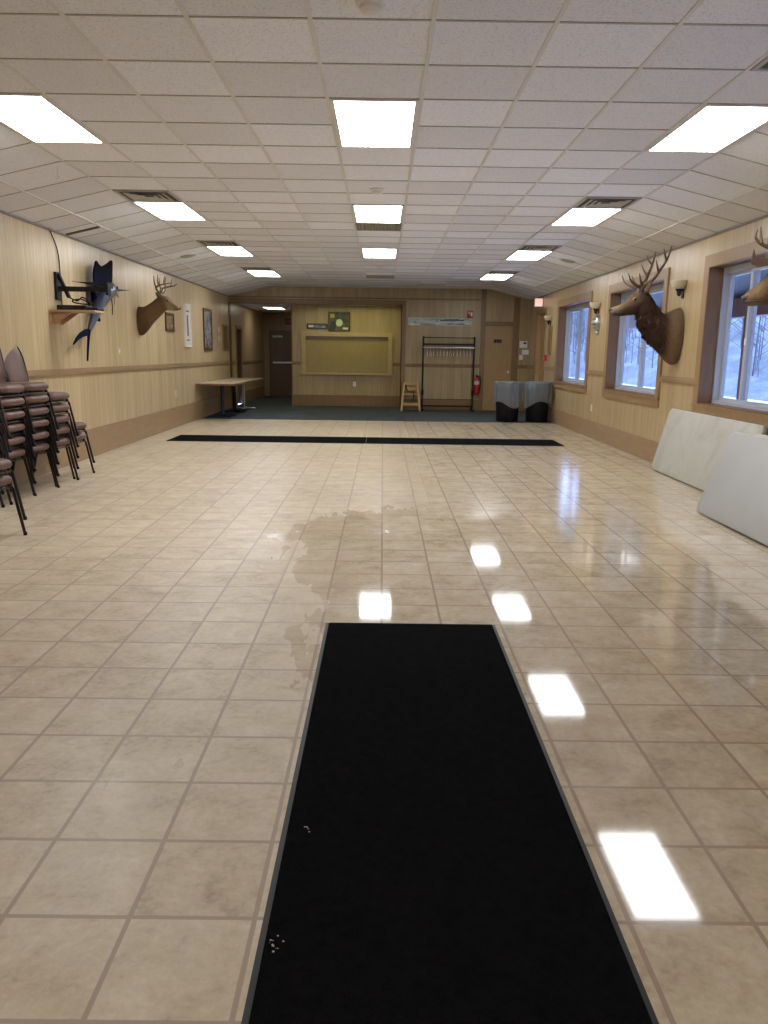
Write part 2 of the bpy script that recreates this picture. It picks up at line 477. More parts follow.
struct(m.build('ceiling_grid', 'bar_cross_shade'))
m = MB(); m.box(XL, YB, ZW-.022, XL+.02, YH, ZW-.004); m.box(XR-.02, YB, ZW-.022, XR, YH, ZW-.004)
struct(m.build('trim_ceiling_edge', 'bar_edge'))
yy = 10.0
m = MB(); za, zb = zc(XL+.02), zc(-3.47)
m.prism([(XL+.03, za-.012), (-3.47, zb-.012), (-3.47, zb), (XL+.03, za)], yy-.035, yy+.035, 'y')
struct(m.build('ceiling_gap_shade', 'opening_shade'))  # solid strip; its dark colour stands in for shade in an open joint

# --- trims
def trim(name, mat, *b): return struct(box(name, mat, *b))
m = MB(); m.box(XL, YB, 0, XL+.022, DLY0-.08, .375); m.box(XL, DLY1+.08, 0, XL+.022, YE, .34)
struct(m.build('baseboard_left', 'trim'))
m = MB()
m.box(XR-.022, YB, 0, XR, DRY0-.10, .30); m.box(XR-.022, DRY1+.10, 0, XR, YH, .30)
struct(m.build('baseboard_right', 'trim'))
m = MB(); m.box(AX, YH-.022, 0, RDX0-.12, YH, .28); m.box(RDX1+.16, YH-.022, 0, XR-.022, YH, .28)
struct(m.build('baseboard_far', 'trim_far'))
struct(box('baseboard_alcove', 'trim_far', -2.42, YA-.022, 0, AX, YA, .30))
struct(box('baseboard_corridor', 'trim_far', -2.442, YA, 0, -2.42, YE, .30))
RZ = 1.135
m = MB()
for z0, z1, d in ((RZ-.045, RZ+.045, .014), (RZ-.02, RZ+.02, .024)):
    m.box(XL, YB, z0, XL+d, DLY0-.08, z1); m.box(XL, DLY1+.08, z0, XL+d, YE, z1)
struct(m.build('trim_rail_left', 'trim'))
m = MB()
segs = []; last = YB
for a, b in sorted(WIN): segs.append((last, a)); last = b
segs += [(last, DRY0-.10), (DRY1+.10, YH)]
for a, b in segs:
    for z0, z1, d in ((RZ-.045, RZ+.045, .014), (RZ-.02, RZ+.02, .024)): m.box(XR-d, a, z0, XR, b, z1)
struct(m.build('trim_rail_right', 'trim'))
m = MB()
for a, b in ((AX, RDX0-.12), (RDX1+.16, XR-.025)):
    for z0, z1, d in ((RZ-.045, RZ+.045, .014), (RZ-.02, RZ+.02, .024)): m.box(a, YH-d, z0, b, YH, z1)
struct(m.build('trim_rail_far', 'trim_far'))
m = MB()
for a, b in ((-2.42, -2.21), (.27, AX)):
    for z0, z1, d in ((1.09, 1.18, .014), (1.115, 1.155, .024)): m.box(a, YA-d, z0, b, YA, z1)
struct(m.build('trim_rail_alcove', 'trim_far'))
# header: board under it and a slim moulding across the far wall
m = MB(); m.box(XL+.005, YH-.018, HZ-.005, AX+.10, YH, HZ+.10); m.box(XL+.005, YH-.018, HZ-.02, AX, YH+.16, HZ)
struct(m.build('trim_header', 'trim_far'))
struct(box('trim_header_moulding', 'trim_far', XL+.02, YH-.03, 2.755, RDX0-.13, YH, 2.79))
m = MB(); m.box(AX-.02, YH-.018, 0, AX, YH+.16, HZ); m.box(AX-.02, YH-.018, 0, AX+.10, YH, HZ)
struct(m.build('trim_alcove_jamb', 'trim_far'))
struct(box('trim_corner_left', 'door_dark', XL, YH-.02, 0, XL+.025, YH+.15, HZ))
struct(box('trim_alcove_corner', 'trim_far', -2.45, YA-.02, 0, -2.42, YA+.06, 2.66))
# restroom door casing with pilasters running to the ceiling
m = MB()
m.box(RDX0-.12, YH-.03, 0, RDX0, YH, ZF-.005); m.box(RDX1, YH-.03, 0, RDX1+.16, YH, zc(RDX1+.16)-.005)
m.box(RDX0, YH-.026, RDZ, RDX1, YH, RDZ+.10)
struct(m.build('trim_restroom_door', 'trim_far'))

# ================================================================== DOORS (setting)
def door_panelled(name, x0, x1, z1, y, mat):
    """Panelled door leaf facing -Y."""
    d = sempty(name, ((x0+x1)/2, y, 0)); w = (x1-x0)/2
    m = MB(); m.box(-w, 0, .01, w, .04, z1)
    leaf = m.build('door_leaf', mat, d)
    for (a, b, c, e) in ((-w+.10, -.03, .15, .78), (.03, w-.10, .15, .78), (-w+.10, -.03, .90, 1.16), (.03, w-.10, .90, 1.16), (-w+.10, -.03, 1.28, z1-.13), (.03, w-.10, 1.28, z1-.13)):
        m = MB()
        m.box(a, -.014, c, b, 0, c+.022); m.box(a, -.014, e-.022, b, 0, e); m.box(a, -.014, c+.022, a+.022, 0, e-.022); m.box(b-.022, -.014, c+.022, b, 0, e-.022)
        m.box(a+.045, -.006, c+.045, b-.045, 0, e-.045)
        m.build('door_panel', mat, d)
    return d
d1 = door_panelled('door_1', RDX0+.001, RDX1-.001, RDZ-.001, YH+.05, 'door')
m = MB(); m.lathe([(.030, 0), (.030, .008), (.012, .012), (.012, .035), (.026, .045), (.030, .060), (.022, .074), (.0, .078)], n=16)
m.xf(Matrix.Translation((.28, 0, 1.0)) @ Matrix.Rotation(PI/2, 4, 'X')); m.build('door_knob', 'chrome', d1, True)
# corridor exit door with closer and push bar
d2 = sempty('door_2', (-3.18, YE, 0))
for nm, b in (('door_leaf', (-.43, -.045, .01, .43, -.005, 2.02)),):
    m = MB(); m.box(*b); m.build(nm, 'door_brown', d2)
m = MB()
m.box(-.52, -.06, 0, -.43, 0, 2.02); m.box(.43, -.06, 0, .52, 0, 2.02); m.box(-.52, -.06, 2.02, .52, 0, 2.11); m.build('door_frame', 'door_brown', d2)
m = MB(); m.box(-.40, -.12, 1.06, .40, -.075, 1.115, .008); m.box(-.40, -.075, 1.065, -.34, -.045, 1.11); m.box(.34, -.075, 1.065, .40, -.045, 1.11); m.build('push_bar', 'chrome', d2)
m = MB(); m.box(-.40, -.10, 1.88, -.08, -.045, 1.95, .006); m.build('door_closer', 'white_paint', d2)
# dark doors in the side walls
def side_door(name, x, y0, y1, z1, sgn, mat, casing):
    d = sempty(name, (x, (y0+y1)/2, 0)); w = (y1-y0)/2
    m = MB(); a, b = sorted((sgn*.085, sgn*.125)); m.box(a, -w+.02, .01, b, w-.02, z1-.02); m.build('door_leaf', mat, d)
    m = MB(); a, b = sorted((0, sgn*.15))
    m.box(a, -w, 0, b, -w+.02, z1-.02); m.box(a, w-.02, 0, b, w, z1-.02); m.box(a, -w, z1-.02, b, w, z1); m.build('door_frame', mat, d)
    m = MB(); a, b = sorted((0, -sgn*.02))
    m.box(a, -w-.08, 0, b, -w, z1); m.box(a, w, 0, b, w+.08, z1); m.box(a, -w-.08, z1, b, w+.08, z1+.08); m.build('door_casing', casing, d)
    m = MB(); m.ball((sgn*.05, -w+.09, 1.0), .028); m.build('door_knob', 'chrome', d, True)
    return d
side_door('door_3', XL, DLY0, DLY1, DLZ, -1, 'door_dark', 'trim_v')
side_door('door_4', XR, DRY0, DRY1, DRZ, 1, 'door', 'trim_v')

# ================================================================== WINDOWS (setting)
def window(n, a, b, far=1.1):
    w = sempty('window_%d' % n, (XR, (a+b)/2, WZ0)); h = (b-a)/2; H = WZ1-WZ0
    m = MB()
    for q in ((-h, 0, -h+CW, H), (h-CW, 0, h, H), (-h+CW, 0, h-CW, CW), (-h+CW, H-CW, h-CW, H)):
        m.box(-.024, q[0], q[1], 0, q[2], q[3])
    m.box(-.034, -h, CW-.03, 0, h, CW)
    m.build('window_casing', 'trim_v', w)
    i = h-CW
    m = MB(); m.box(-.02, -i, CW, .20, -i+.012, H-CW); m.box(-.02, i-.012, CW, .20, i, H-CW); m.box(-.02, -i, CW, .20, i, CW+.012); m.box(-.02, -i, H-CW-.012, .20, i, H-CW)
    m.build('window_lining', 'trim_lining', w)
    j = i-.012; z0, z1 = CW+.012, H-CW-.012; f = .034; q0 = j - far
    m = MB(); X0, X1 = .145, .25
    m.box(X0, -j, z0, X1, -j+f, z1); m.box(X0, j-f, z0, X1, j, z1); m.box(X0, -j+f, z0, X1, j-f, z0+f); m.box(X0, -j+f, z1-f-.03, X1, j-f, z1)
    m.build('window_frame', 'white_frame_shaded', w)
    for lo, hi, x in ((-j+f, q0+.035, .175), (q0-.035, j-f, .210)):       # two sliding sashes
        m = MB(); s = .052; zz0, zz1 = z0+f, z1-f-.03
        m.box(x, lo, zz0, x+.035, lo+s, zz1); m.box(x, hi-s, zz0, x+.035, hi, zz1); m.box(x, lo+s, zz0, x+.035, hi-s, zz0+s*.7); m.box(x, lo+s, zz1-s*.7, x+.035, hi-s, zz1)
        sa = m.build('window_sash', 'white_frame_shaded', w)
        m = MB(); m.box(x+.014, lo+s, zz0+s*.7, x+.02, hi-s, zz1-s*.7); m.build('window_pane', 'glass', sa)
    m = MB(); m.box(.163, q0-.02, .80, .176, q0+.02, .87, .004); m.build('window_latch', 'white_plastic', w)
for k, (a, b) in enumerate(WIN): window(k+1, a, b, (.98, 1.10, .66, 1.2)[k])

# ================================================================== COUNTER SHUTTER in the alcove (setting)
sh = sempty('window_5', (-.965, YA, 0)); sh.name = 'window_counter'
m = MB(); a = 1.215; z0, z1 = .87, 1.96; t = .11
m.box(-a, -.06, z0+.02, -a+t, 0, z1-t); m.box(a-t, -.06, z0+.02, a, 0, z1-t); m.box(-a, -.06, z1-t, a, 0, z1); m.box(-a-.01, -.09, z0-.03, a+.01, 0, z0+.02)
m.build('counter_frame', 'shutter_frame', sh)
m = MB(); m.box(-a+t, -.008, z0+.02, a-t, 0, z1-t-.09); m.build('shutter_panel', 'shutter', sh)
m = MB(); m.box(-a+t, -.03, z1-t-.09, a-t, 0, z1-t); m.build('shutter_housing', 'door_brown', sh)

# ================================================================== CEILING LIGHTS, VENTS
LAMP = emit('fluorescent diffuser', (.945, .97, .99), 20.5)
def lamp(x, y, label, grp='two by four ceiling lights', z=ZF, w=G-.024, l=2*G-.024, m_=None):
    t = thing('ceiling_light', label, 'ceiling light', (x, y, z), 0, grp)
    w2, l2 = w/2, l/2
    m = MB(); e = .028
    for q in ((-w2, -l2, -w2+e, l2), (w2-e, -l2, w2, l2), (-w2+e, -l2, w2-e, -l2+e), (-w2+e, l2-e, w2-e, l2)): m.box(q[0], q[1], -.008, q[2], q[3], -.001)
    m.build('lamp_frame', 'white_paint', t)
    m = MB(); m.box(-w2+e, -l2+e, -.006, w2-e, l2-e, -.001); m.build('diffuser', m_ or LAMP, t)
    return t
cxs = {'left': GX0-2.5*G, 'middle': GX0+1.5*G, 'right': GX0+5.5*G}
rows = [5.48+G, 9.14+G, 12.80+G, 16.46+G]
ordn = ['nearest', 'second', 'third', 'farthest']
LX = {'left': 'above the chair and sailfish side', 'middle': 'in the middle row of the ceiling', 'right': 'above the window side'}
for side, x in cxs.items():
    for k, y in enumerate(rows):
        if side == 'middle' and k == 3: continue
        o = ordn[k] if not (side == 'middle' and k == 2) else 'farthest'
        lamp(x, y, 'lit white fluorescent ceiling panel %s, %s of its row' % (LX[side], o))
for side, x in cxs.items():  # unseen row behind the camera, added to brighten the foreground
    lamp(x, -1.84+G, 'added lit white ceiling panel unseen behind the camera, %s row' % {'left': 'chair side', 'middle': 'middle', 'right': 'window side'}[side])
lamp(-3.15, 23.25, 'lit white ceiling panel in the corridor by the exit door', None, 2.66, .56, 1.2, emit('corridor diffuser', (1.0, .9, .74), 5.0))
lamp(-.75, 20.62, 'long narrow yellowish lit panel in the alcove ceiling above the counter', None, 2.66, 2.2, .13, emit('alcove diffuser', (1.0, .97, .36), 27.0))

def diffuser_vent(x, y, label):
    t = thing('ceiling_vent', label, 'vent', (x, y, ZF), 0, 'louvred supply vents')
    h = G/2-.014
    m = MB(); m.box(-h, -h, -.003, h, h, -.001); m.build('duct_shade_plate', 'opening_shade', t)  # flat plate, coloured dark for the shade inside the duct
    m = MB()
    for q in ((-h, -h, -h+.03, h), (h-.03, -h, h, h), (-h+.03, -h, h-.03, -h+.03), (-h+.03, h-.03, h-.03, h)): m.box(q[0], q[1], -.012, q[2], q[3], -.003)
    m.build('vent_frame', 'grille_grey', t)
    m = MB()
    for r in (.215, .155, .095):
        a, b = r, r-.042
        for k in range(4):
            ca, sa = math.cos(k*PI/2), math.sin(k*PI/2)
            f = lambda u, v, z: (u*ca - v*sa, u*sa + v*ca, z)
            m.rings([[f(-a, a, -.016), f(a, a, -.016), f(a, a, -.013), f(-a, a, -.013)], [f(-b, b, -.005), f(b, b, -.005), f(b, b, -.003), f(-b, b, -.003)]])
    m.build('vent_louvre', 'grille_grey', t)
for side, x in (('left', cxs['left']), ('right', cxs['right'])):
    ex = 'chair side' if side == 'left' else 'window side'
    for k, y in enumerate(rows):
        if side == 'left' and k == 0: continue
        diffuser_vent(x, y - (2.5 if k == 0 else 1.5)*G, 'square grey louvred vent just before the %s %s ceiling light' % (ordn[k], ex))
def return_grille(y, label):
    t = thing('return_grille', label, 'vent', (cxs['middle'], y, ZF), 0, 'egg crate return grilles')
    h = G/2-.014
    m = MB(); m.box(-h, -h, -.0025, h, h, -.001); m.build('duct_shade_plate', 'opening_shade_grey', t)  # flat plate, its grey stands in for shade behind the lattice
    m = MB()
    for k in range(15):
        u = -h + 2*h*k/14
        m.box(u-.004, -h, -.012, u+.004, h, -.003); m.box(-h, u-.004, -.012, h, u+.004, -.003)
    m.build('grille_lattice', 'grille_olive', t)
return_grille(10.36+G/2, 'olive grey egg crate grille beside the second middle ceiling light')
return_grille(GY0+21.5*G, 'olive grey egg crate grille nearest the far wall')
def detector(y, label):
    t = thing('smoke_detector', label, 'smoke detector', (-.077, y, ZF), 0, 'smoke detectors')
    m = MB(); m.lathe([(.072, 0), (.072, -.012), (.060, -.018)], n=24); m.build('detector_base', 'white_plastic', t, True)
    m = MB(); m.lathe([(.055, -.018), (.055, -.034), (.040, -.046), (.018, -.050)], n=24); m.build('detector_cap', 'white_plastic', t, True)
detector(4.07, 'round white smoke detector at the top edge, nearest the camera')
detector(8.32, 'round white smoke detector in front of the second middle light')
detector(15.3, 'small round white smoke detector beyond the farthest middle light')
def speaker(x, y, label):
    sl = math.atan2(ZF-ZW, (SL-XL) if x < 0 else (XR-SR)) * (-1 if x < 0 else 1)
    t = thing('ceiling_speaker', label, 'speaker', (x, y, zc(x)-.002), 0, 'round ceiling speakers')
    t.rotation_euler = (0, sl, 0)
    m = MB(); m.lathe([(.135, 0), (.135, -.010), (.122, -.014)], n=32); m.build('speaker_rim', 'grille_grey', t, True)
    m = MB(); m.lathe([(.118, -.012), (.08, -.018), (.02, -.020)], n=32); m.build('speaker_grille', 'grille_olive', t, True)
speaker(-3.20, 13.35, 'round grey speaker in the sloping ceiling above the deer head')
speaker(3.0, 13.35, 'round grey speaker in the sloping ceiling on the window side')
m = MB(); hx, hy = -2.93, 7.45; hz = zc(hx)
m.tube([(hx, hy, hz), (hx, hy, hz-.05), (hx+.012, hy, hz-.08), (hx, hy, hz-.105), (hx-.014, hy, hz-.09)], .004)
tag(m.build('ceiling_hook', 'white_plastic', None, True), 'small white wire hook hanging from the sloping ceiling', 'hook')

# ================================================================== MATS
def floor_mat(x0, y0, x1, y1, label, grp=None, edge=.017):
    t = thing('floor_mat', label, 'mat', ((x0+x1)/2, (y0+y1)/2, 0), 0, grp)
    w, l = (x1-x0)/2, (y1-y0)/2
    m = MB(); m.rings([[(-w, -l, .0005), (w, -l, .0005), (w, l, .0005), (-w, l, .0005)], [(-w, -l, .003), (w, -l, .003), (w, l, .003), (-w, l, .003)], [(-w+edge, -l+edge, .006), (w-edge, -l+edge, .006), (w-edge, l-edge, .006), (-w+edge, l-edge, .006)]])
    m.build('rubber_edge', 'mat_rubber', t)
    m = MB(); m.box(-w+edge, -l+edge, .005, w-edge, l-edge, .010); m.build('mat_pile', 'mat', t)
    return t
floor_mat(-.285, .95, .615, 3.965, 'long black carpet mat with rubber edge in the foreground')
floor_mat(-3.440, 12.45, -.257, 13.36, 'black runner mat across the hall, half on the chair and table side', 'runner mats across the hall', .004)
floor_mat(-.256, 12.45, 2.928, 13.36, 'black runner mat across the hall, half on the window side', 'runner mats across the hall', .004)
m = MB()
def crumb(x, y, r):
    n0 = len(m.bm.verts); vs = m.ball((x, y, .0115), r, 1, 1, .4, 7)
    for v in vs: v.co += Vector((RND.uniform(-1, 1), RND.uniform(-1, 1), 0))*r*.3
for k in range(14): crumb(-.243 + RND.gauss(0, .009), 1.645 + RND.gauss(0, .024), RND.uniform(.0010, .0030))
for k in range(4): crumb(-.211 + RND.gauss(0, .004), 2.11 + RND.gauss(0, .007), RND.uniform(.002, .0035))
cr = m.build('lint_crumbs', 'grille_grey'); cr['kind'] = 'stuff'; tag(cr, 'scatter of pale lint crumbs on the black foreground mat', 'crumbs')

# ================================================================== BANQUET CHAIRS
def cushion_rings(w, d, z0, z1, r, n=10):
    """Rounded rectangle cushion (x depth d, y width w)."""
    def rr(hx, hy, rad, z):
        pts = []
        for cx, cy, a0 in ((hx-rad, hy-rad, 0), (-hx+rad, hy-rad, PI/2), (-hx+rad, -hy+rad, PI), (hx-rad, -hy+rad, 1.5*PI)):
            for k in range(n//2+1):
                a = a0 + (PI/2)*k/(n//2); pts.append((cx+rad*math.cos(a), cy+rad*math.sin(a), z))
        return pts
    out = []
    h = z1-z0
    for f, ins in ((0, .030), (.10, .012), (.30, .0), (.60, .0), (.82, .012), (.95, .034), (1.0, .075)):
        out.append(rr(d/2-ins, w/2-ins, max(.02, r-ins*.5), z0+h*f))
    return out
def make_chair(name, label, group):
    t = thing(name, label, 'chair', (0,0,0), 0, group)
    m = MB(); m.rings(cushion_rings(.415, .43, .403, .482, .075)); m.build('seat', 'vinyl_chair', t, True, 60)
    # padded oval backrest, leaning back
    m = MB(); N = 44
    def oval(sx, sz, off):
        pts = []
        for k in range(N):
            a = 2*PI*k/N; ca, sa = math.cos(a), math.sin(a)
            e = .66
            y = sx*math.copysign(abs(ca)**e, ca); z = sz*math.copysign(abs(sa)**e, sa)
            wdt = 1.0 - .16*(.5 - z/(2*.235))
            zz = .730 + z; x = -.222 - .245*(zz-.45) + off
            pts.append((x, y*wdt, zz))
        return pts
    m.rings([oval(.12, .19, -.014), oval(.178, .224, -.012), oval(.190, .235, -.004), oval(.190, .235, .004), oval(.174, .220, .012), oval(.10, .16, .016)])
    m.build('backrest', 'vinyl_chair', t, True, 60)
    for s in (-1, 1):
        m = MB(); m.tube([(.14, s*.195, .392), (.155, s*.212, .385), (.165, s*.220, .36), (.24, s*.226, .0)], .012); lg = m.build('leg', 'dark_metal', t, True); m = MB(); m.lathe([(.0135, .0), (.0145, .004), (.0145, .022), (.012, .026)], (.24, s*.226, 0), 10); m.build('foot_glide', 'bin', lg, True)
        m = MB(); m.tube([(-.175, s*.195, .392), (-.19, s*.212, .38), (-.20, s*.220, .35), (-.295, s*.226, .0)], .012); lg = m.build('leg', 'dark_metal', t, True); m = MB(); m.lathe([(.0135, .0), (.0145, .004), (.0145, .022), (.012, .026)], (-.295, s*.226, 0), 10); m.build('foot_glide', 'bin', lg, True)
    m = MB()
    for s in (-1, 1): m.tube([(-.20, s*.195, .392), (.17, s*.195, .392)], .0105)
    for x in (-.16, .14): m.tube([(x, -.195, .392), (x, .195, .392)], .010)
    m.build('seat_frame', 'dark_metal', t, True)
    m = MB(); m.tube([(.163, -.218, .375), (.163, .218, .375)], .007); m.build('stretcher', 'dark_metal', t, True)
    m = MB(); pts = []
    for k in range(0, 41):
        a = -.62 + (PI+1.24)*k/40
        sg = lambda q: math.copysign(abs(q)**.68, q); z = .730 + .250*sg(math.sin(a)); y = .206*sg(math.cos(a))*(1.0 - .16*(.5-(z-.730)/.47))
        pts.append((-.222 - .245*(z-.45), y, z))
    pts = [(-.165, .185, .395), (-.20, .176, .44)] + pts + [(-.20, -.176, .44), (-.165, -.185, .395)]
    m.tube(pts, .010); m.build('back_frame', 'dark_metal', t, True)
    return t
WORDS = ['topmost', 'second from top', 'third from top', 'fourth from top', 'fifth from top', 'lowest']
chair0 = None
def stack(x, y, rz, n, desc, grp):
    global chair0
    for k in range(n):                       # k = 0 stands on the floor
        o = 'lowest' if k == 0 else WORDS[n-1-k]
        lab = 'brown vinyl banquet chair, %s in the %s' % (o, desc)
        c, s = math.cos(rz), math.sin(rz); f = .008*k
        loc = (x + c*f, y + s*f, .1215*k)
        if chair0 is None:
            chair0 = make_chair('banquet_chair', lab, grp); chair0.location = loc; chair0.rotation_euler = (0, 0, rz)
        else: dup(chair0, loc, rz, lab, grp)
stack(-3.625, 7.83, R(-7), 6, 'stack showing an oval back', 'stacked banquet chairs')
stack(-3.640, 7.325, R(-3), 6, 'tall stack before the oval back', 'stacked banquet chairs')
stack(-3.615, 8.337, R(-7), 5, 'five-chair stack behind the tall stacks', 'stacked banquet chairs')
stack(-3.625, 8.85, R(-7), 2, 'low two-chair stack at the far end', 'stacked banquet chairs')
stack(-3.690, 6.76, R(-7), 5, 'stack cut off by the photo edge', 'stacked banquet chairs')
stack(-3.035, 5.73, R(-14), 2, 'two-chair stack nearest the camera', 'stacked banquet chairs')

# ================================================================== TABLES
def pedestal_table(x0, x1, y0, y1, cx, cy, label, metal, thin=False):
    t = thing('pedestal_table', label, 'table', (cx, cy, 0), 0, 'pedestal tables by the corridor')
    X0, X1, Y0, Y1 = x0-cx, x1-cx, y0-cy, y1-cy
    m = MB(); m.box(X0+.004, Y0+.004, .757, X1-.004, Y1-.004, .764); m.build('table_top', 'laminate', t)
    m = MB(); m.box(X0, Y0, .722, X1, Y1, .757, .004); m.build('table_edge', 'laminate_edge', t)
    r = .018 if thin else .042
    m = MB(); m.lathe([(r, .03), (r, .715)], n=16); m.lathe([(.12, .712), (.12, .722)], n=16); m.build('pedestal', metal, t, True)
    if thin:
        m = MB(); m.box(-.28, -.035, .006, .28, .035, .035, .01); m.box(-.035, -.25, .006, .035, .25, .034, .01); m.build('table_base', 'chrome', t, True)
    else:
        m = MB()
        for k in range(4):
            a = PI/4 + k*PI/2 if not thin else k*PI/2; c, s = math.cos(a), math.sin(a); L = .33
            m.rings([[(c*u - s*v, s*u + c*v, z) for u, v, z in q] for q in ([(.02,-.03,.004),(.02,.03,.004),(.02,.03,.075),(.02,-.03,.075)], [(L,-.022,.004),(L,.022,.004),(L,.022,.028),(L,-.022,.028)])])
        m.build('table_base', metal, t)
    return t
pedestal_table(-3.87, -3.06, 16.40, 17.72, -3.52, 17.35, 'wood topped table on a blue pedestal, nearest of the tables by the corridor', 'blue_metal')
pedestal_table(-3.87, -3.08, 17.75, 18.98, -3.52, 18.75, 'wood topped table on a black pedestal between blue and chrome ones', 'black_metal')
pedestal_table(-3.87, -3.06, 19.01, 20.22, -3.50, 20.0, 'wood topped table on a thin chrome post, farthest towards the corridor', 'chrome', True)

def round_rect(w, h, r, n=6):
    pts = []
    for cx, cy, a0 in ((w-r, h-r, 0), (r, h-r, PI/2), (r, r, PI), (w-r, r, 1.5*PI)):
        for k in range(n+1):
            a = a0 + PI/2*k/n; pts.append((cx + r*math.cos(a), cy + r*math.sin(a)))
    return pts
def leaning_table(yfar, length, xb, xt, h, label, mat, legs=True, r=.075, thick=.045):
    """Folding table on its long edge; the top faces the room. u runs towards the camera, v up the lean."""
    t = thing('folding_table', label, 'folding table', (xb, yfar, 0), 0, 'folding tables leaning by the windows')
    a = math.atan2(xt-xb, h); L = math.hypot(xt-xb, h)
    f = lambda u, v, d: (v*math.sin(a) + d*math.cos(a), -u, v*math.cos(a) - d*math.sin(a) + thick*math.sin(a) + .002)
    def slab(bev):
        pr = round_rect(length, L, r)
        cx, cy = length/2, L/2
        ins = lambda k: [(cx + (p[0]-cx)*(1-k/cx), cy + (p[1]-cy)*(1-k/cy)) for p in pr]
        return [[f(p[0], p[1], d) for p in ins(k)] for k, d in ((.012, 0), (.003, .004), (0, .012), (0, thick-.006), (.006, thick))]
    m = MB(); m.rings(slab(0)); m.build('table_top', mat, t, True, 50)
    m = MB()
    for v in (.10, L-.10): m.bar(f(.12, v, thick+.012), f(length-.12, v, thick+.012), .03, .024)
    m.build('apron_rail', 'grille_grey', t)
    if legs:
        for u0, u1 in ((.16, length*.46), (length-.16, length*.54)):
            m = MB()
            for v in (.17, L-.17): m.tube([f(u0, v, thick+.03), f(u1, v, thick+.03)], .012)
            m.tube([f(u1, .17, thick+.03), f(u1, L-.17, thick+.03)], .012); m.tube([f(u0, .17, thick+.03), f(u0, L-.17, thick+.03)], .012)
            m.build('leg', 'grille_grey', t, True)
    return t
leaning_table(9.97, 2.50, 3.465, 3.655, .775, 'worn off-white folding table leaning on the wall below the middle window', 'table_worn')
leaning_table(7.17, 2.44, 2.935, 3.215, .745, 'smooth grey folding table top leaning in front, nearest the camera', 'table_grey')
for k, lab in enumerate(('off-white folding table edge showing just behind the smooth grey one', 'folding table hidden second behind the smooth grey table top', 'folding table hidden third behind the smooth grey table top', 'folding table against the wall, last of those behind the smooth grey one')):
    leaning_table(6.98 - .06*k, 1.83, 3.055 + .115*k, 3.330 + .095*k, .75, lab, 'table_worn')

# ================================================================== COAT RACK AND HANGERS
RX0, RX1, RY = 1.01, 2.29, 20.02
t = thing('coat_rack', 'black metal coat rack standing against the far wall', 'coat rack', ((RX0+RX1)/2, RY, 0))
W = (RX1-RX0)/2
for s in (-1, 1):
    m = MB(); m.box(s*W-.022, -.022, .03, s*W+.022, .022, 1.86, .004); m.build('post', 'black_metal', t)
    m = MB(); m.box(s*W-.03, -.22, .03, s*W+.03, .22, .07, .006)
    m.ball((s*W, -.2, .022), .022); m.ball((s*W, .2, .022), .022)
    m.build('foot', 'black_metal', t)
    m = MB(); m.box(s*W-.035, -.035, .40, s*W+.035, .035, .54, .006); m.build('clamp', 'black_metal', t)
m = MB(); m.box(-W, -.012, 1.815, W, .012, 1.84); m.build('top_rail', 'black_metal', t)
m = MB()
m.box(-W, -.02, 1.64, W, .02, 1.685)
for k in range(5): m.box(-W, -.17+.08*k, 1.655, W, -.155+.08*k, 1.668)
m.build('hat_shelf', 'black_metal', t)
m = MB(); m.tube([(-W, -.06, 1.585), (W, -.06, 1.585)], .016, 12); m.build('hanging_rail', 'chrome', t, True)
m = MB(); m.tube([(-W, 0, .30), (W, 0, .30)], .007); m.build('lower_rail', 'black_metal', t, True)
m = MB(); m.box(-W, -.02, .11, W, .02, .15); m.build('base_rail', 'black_metal', t)
hang0 = None; NH = 14
for k in range(NH):
    x = RX0 + .10 + (RX1-RX0-.2)*k/(NH-1); lab = 'pale wire coat hanger hanging on the black coat rack'
    if hang0 is None:
        hang0 = thing('coat_hanger', lab, 'coat hanger', (x, RY-.06, 1.585), 0, 'coat hangers on the coat rack')
        m = MB(); m.tube([(0, -.021*math.cos(a), .021*math.sin(a)) for a in [PI*q/8 - .35 for q in range(0, 11)]] + [(0, .021, -.03), (0, 0, -.06), (0, 0, -.09)], .0028, 6); m.build('hook', 'chrome', hang0, True)
        m = MB(); m.tube([(0, 0, -.09), (0, .18, -.17), (0, .20, -.20), (0, .17, -.205), (0, -.17, -.205), (0, -.20, -.20), (0, -.18, -.17)], .0045, 6, False, True); m.build('shoulder', 'white_plastic', hang0, True)
    else:
        dup(hang0, (x, RY-.06, 1.585), RND.uniform(-.08, .08), lab, 'coat hangers on the coat rack')

# ================================================================== WOODEN HIGH CHAIR
t = thing('high_chair', 'small light wooden high chair with a dark strap beside the coat rack', 'high chair', (.715, 20.0, 0))
for sx in (-1, 1):
    for sy in (-1, 1):
        m = MB(); m.bar((sx*.235, sy*.22, 0), (sx*.165, sy*.13, .70), .028, .042, (1,0,0)); m.build('leg', 'light_wood', t)
m = MB()
for sy in (-1, 1): m.bar((-.225, sy*.20, .17), (.225, sy*.20, .17), .022, .05)
for sx in (-1, 1): m.bar((sx*.22, -.20, .12), (sx*.22, .20, .12), .022, .05)
m.build('stretcher', 'light_wood', t)
m = MB(); m.box(-.17, -.15, .40, .17, .15, .425, .004); m.build('seat', 'light_wood', t)
m = MB()
for z in (.56, .68): m.bar((-.165, .14, z), (.165, .14, z), .02, .07)
m.build('backrest', 'light_wood', t)
m = MB(); m.bar((-.17, -.14, .685), (.17, -.14, .685), .022, .045); m.bar((-.17, -.14, .55), (.17, -.14, .55), .02, .05)
for sx in (-1, 1): m.bar((sx*.168, -.14, .685), (sx*.168, .14, .685), .022, .045)
m.build('arm_rail', 'light_wood', t)
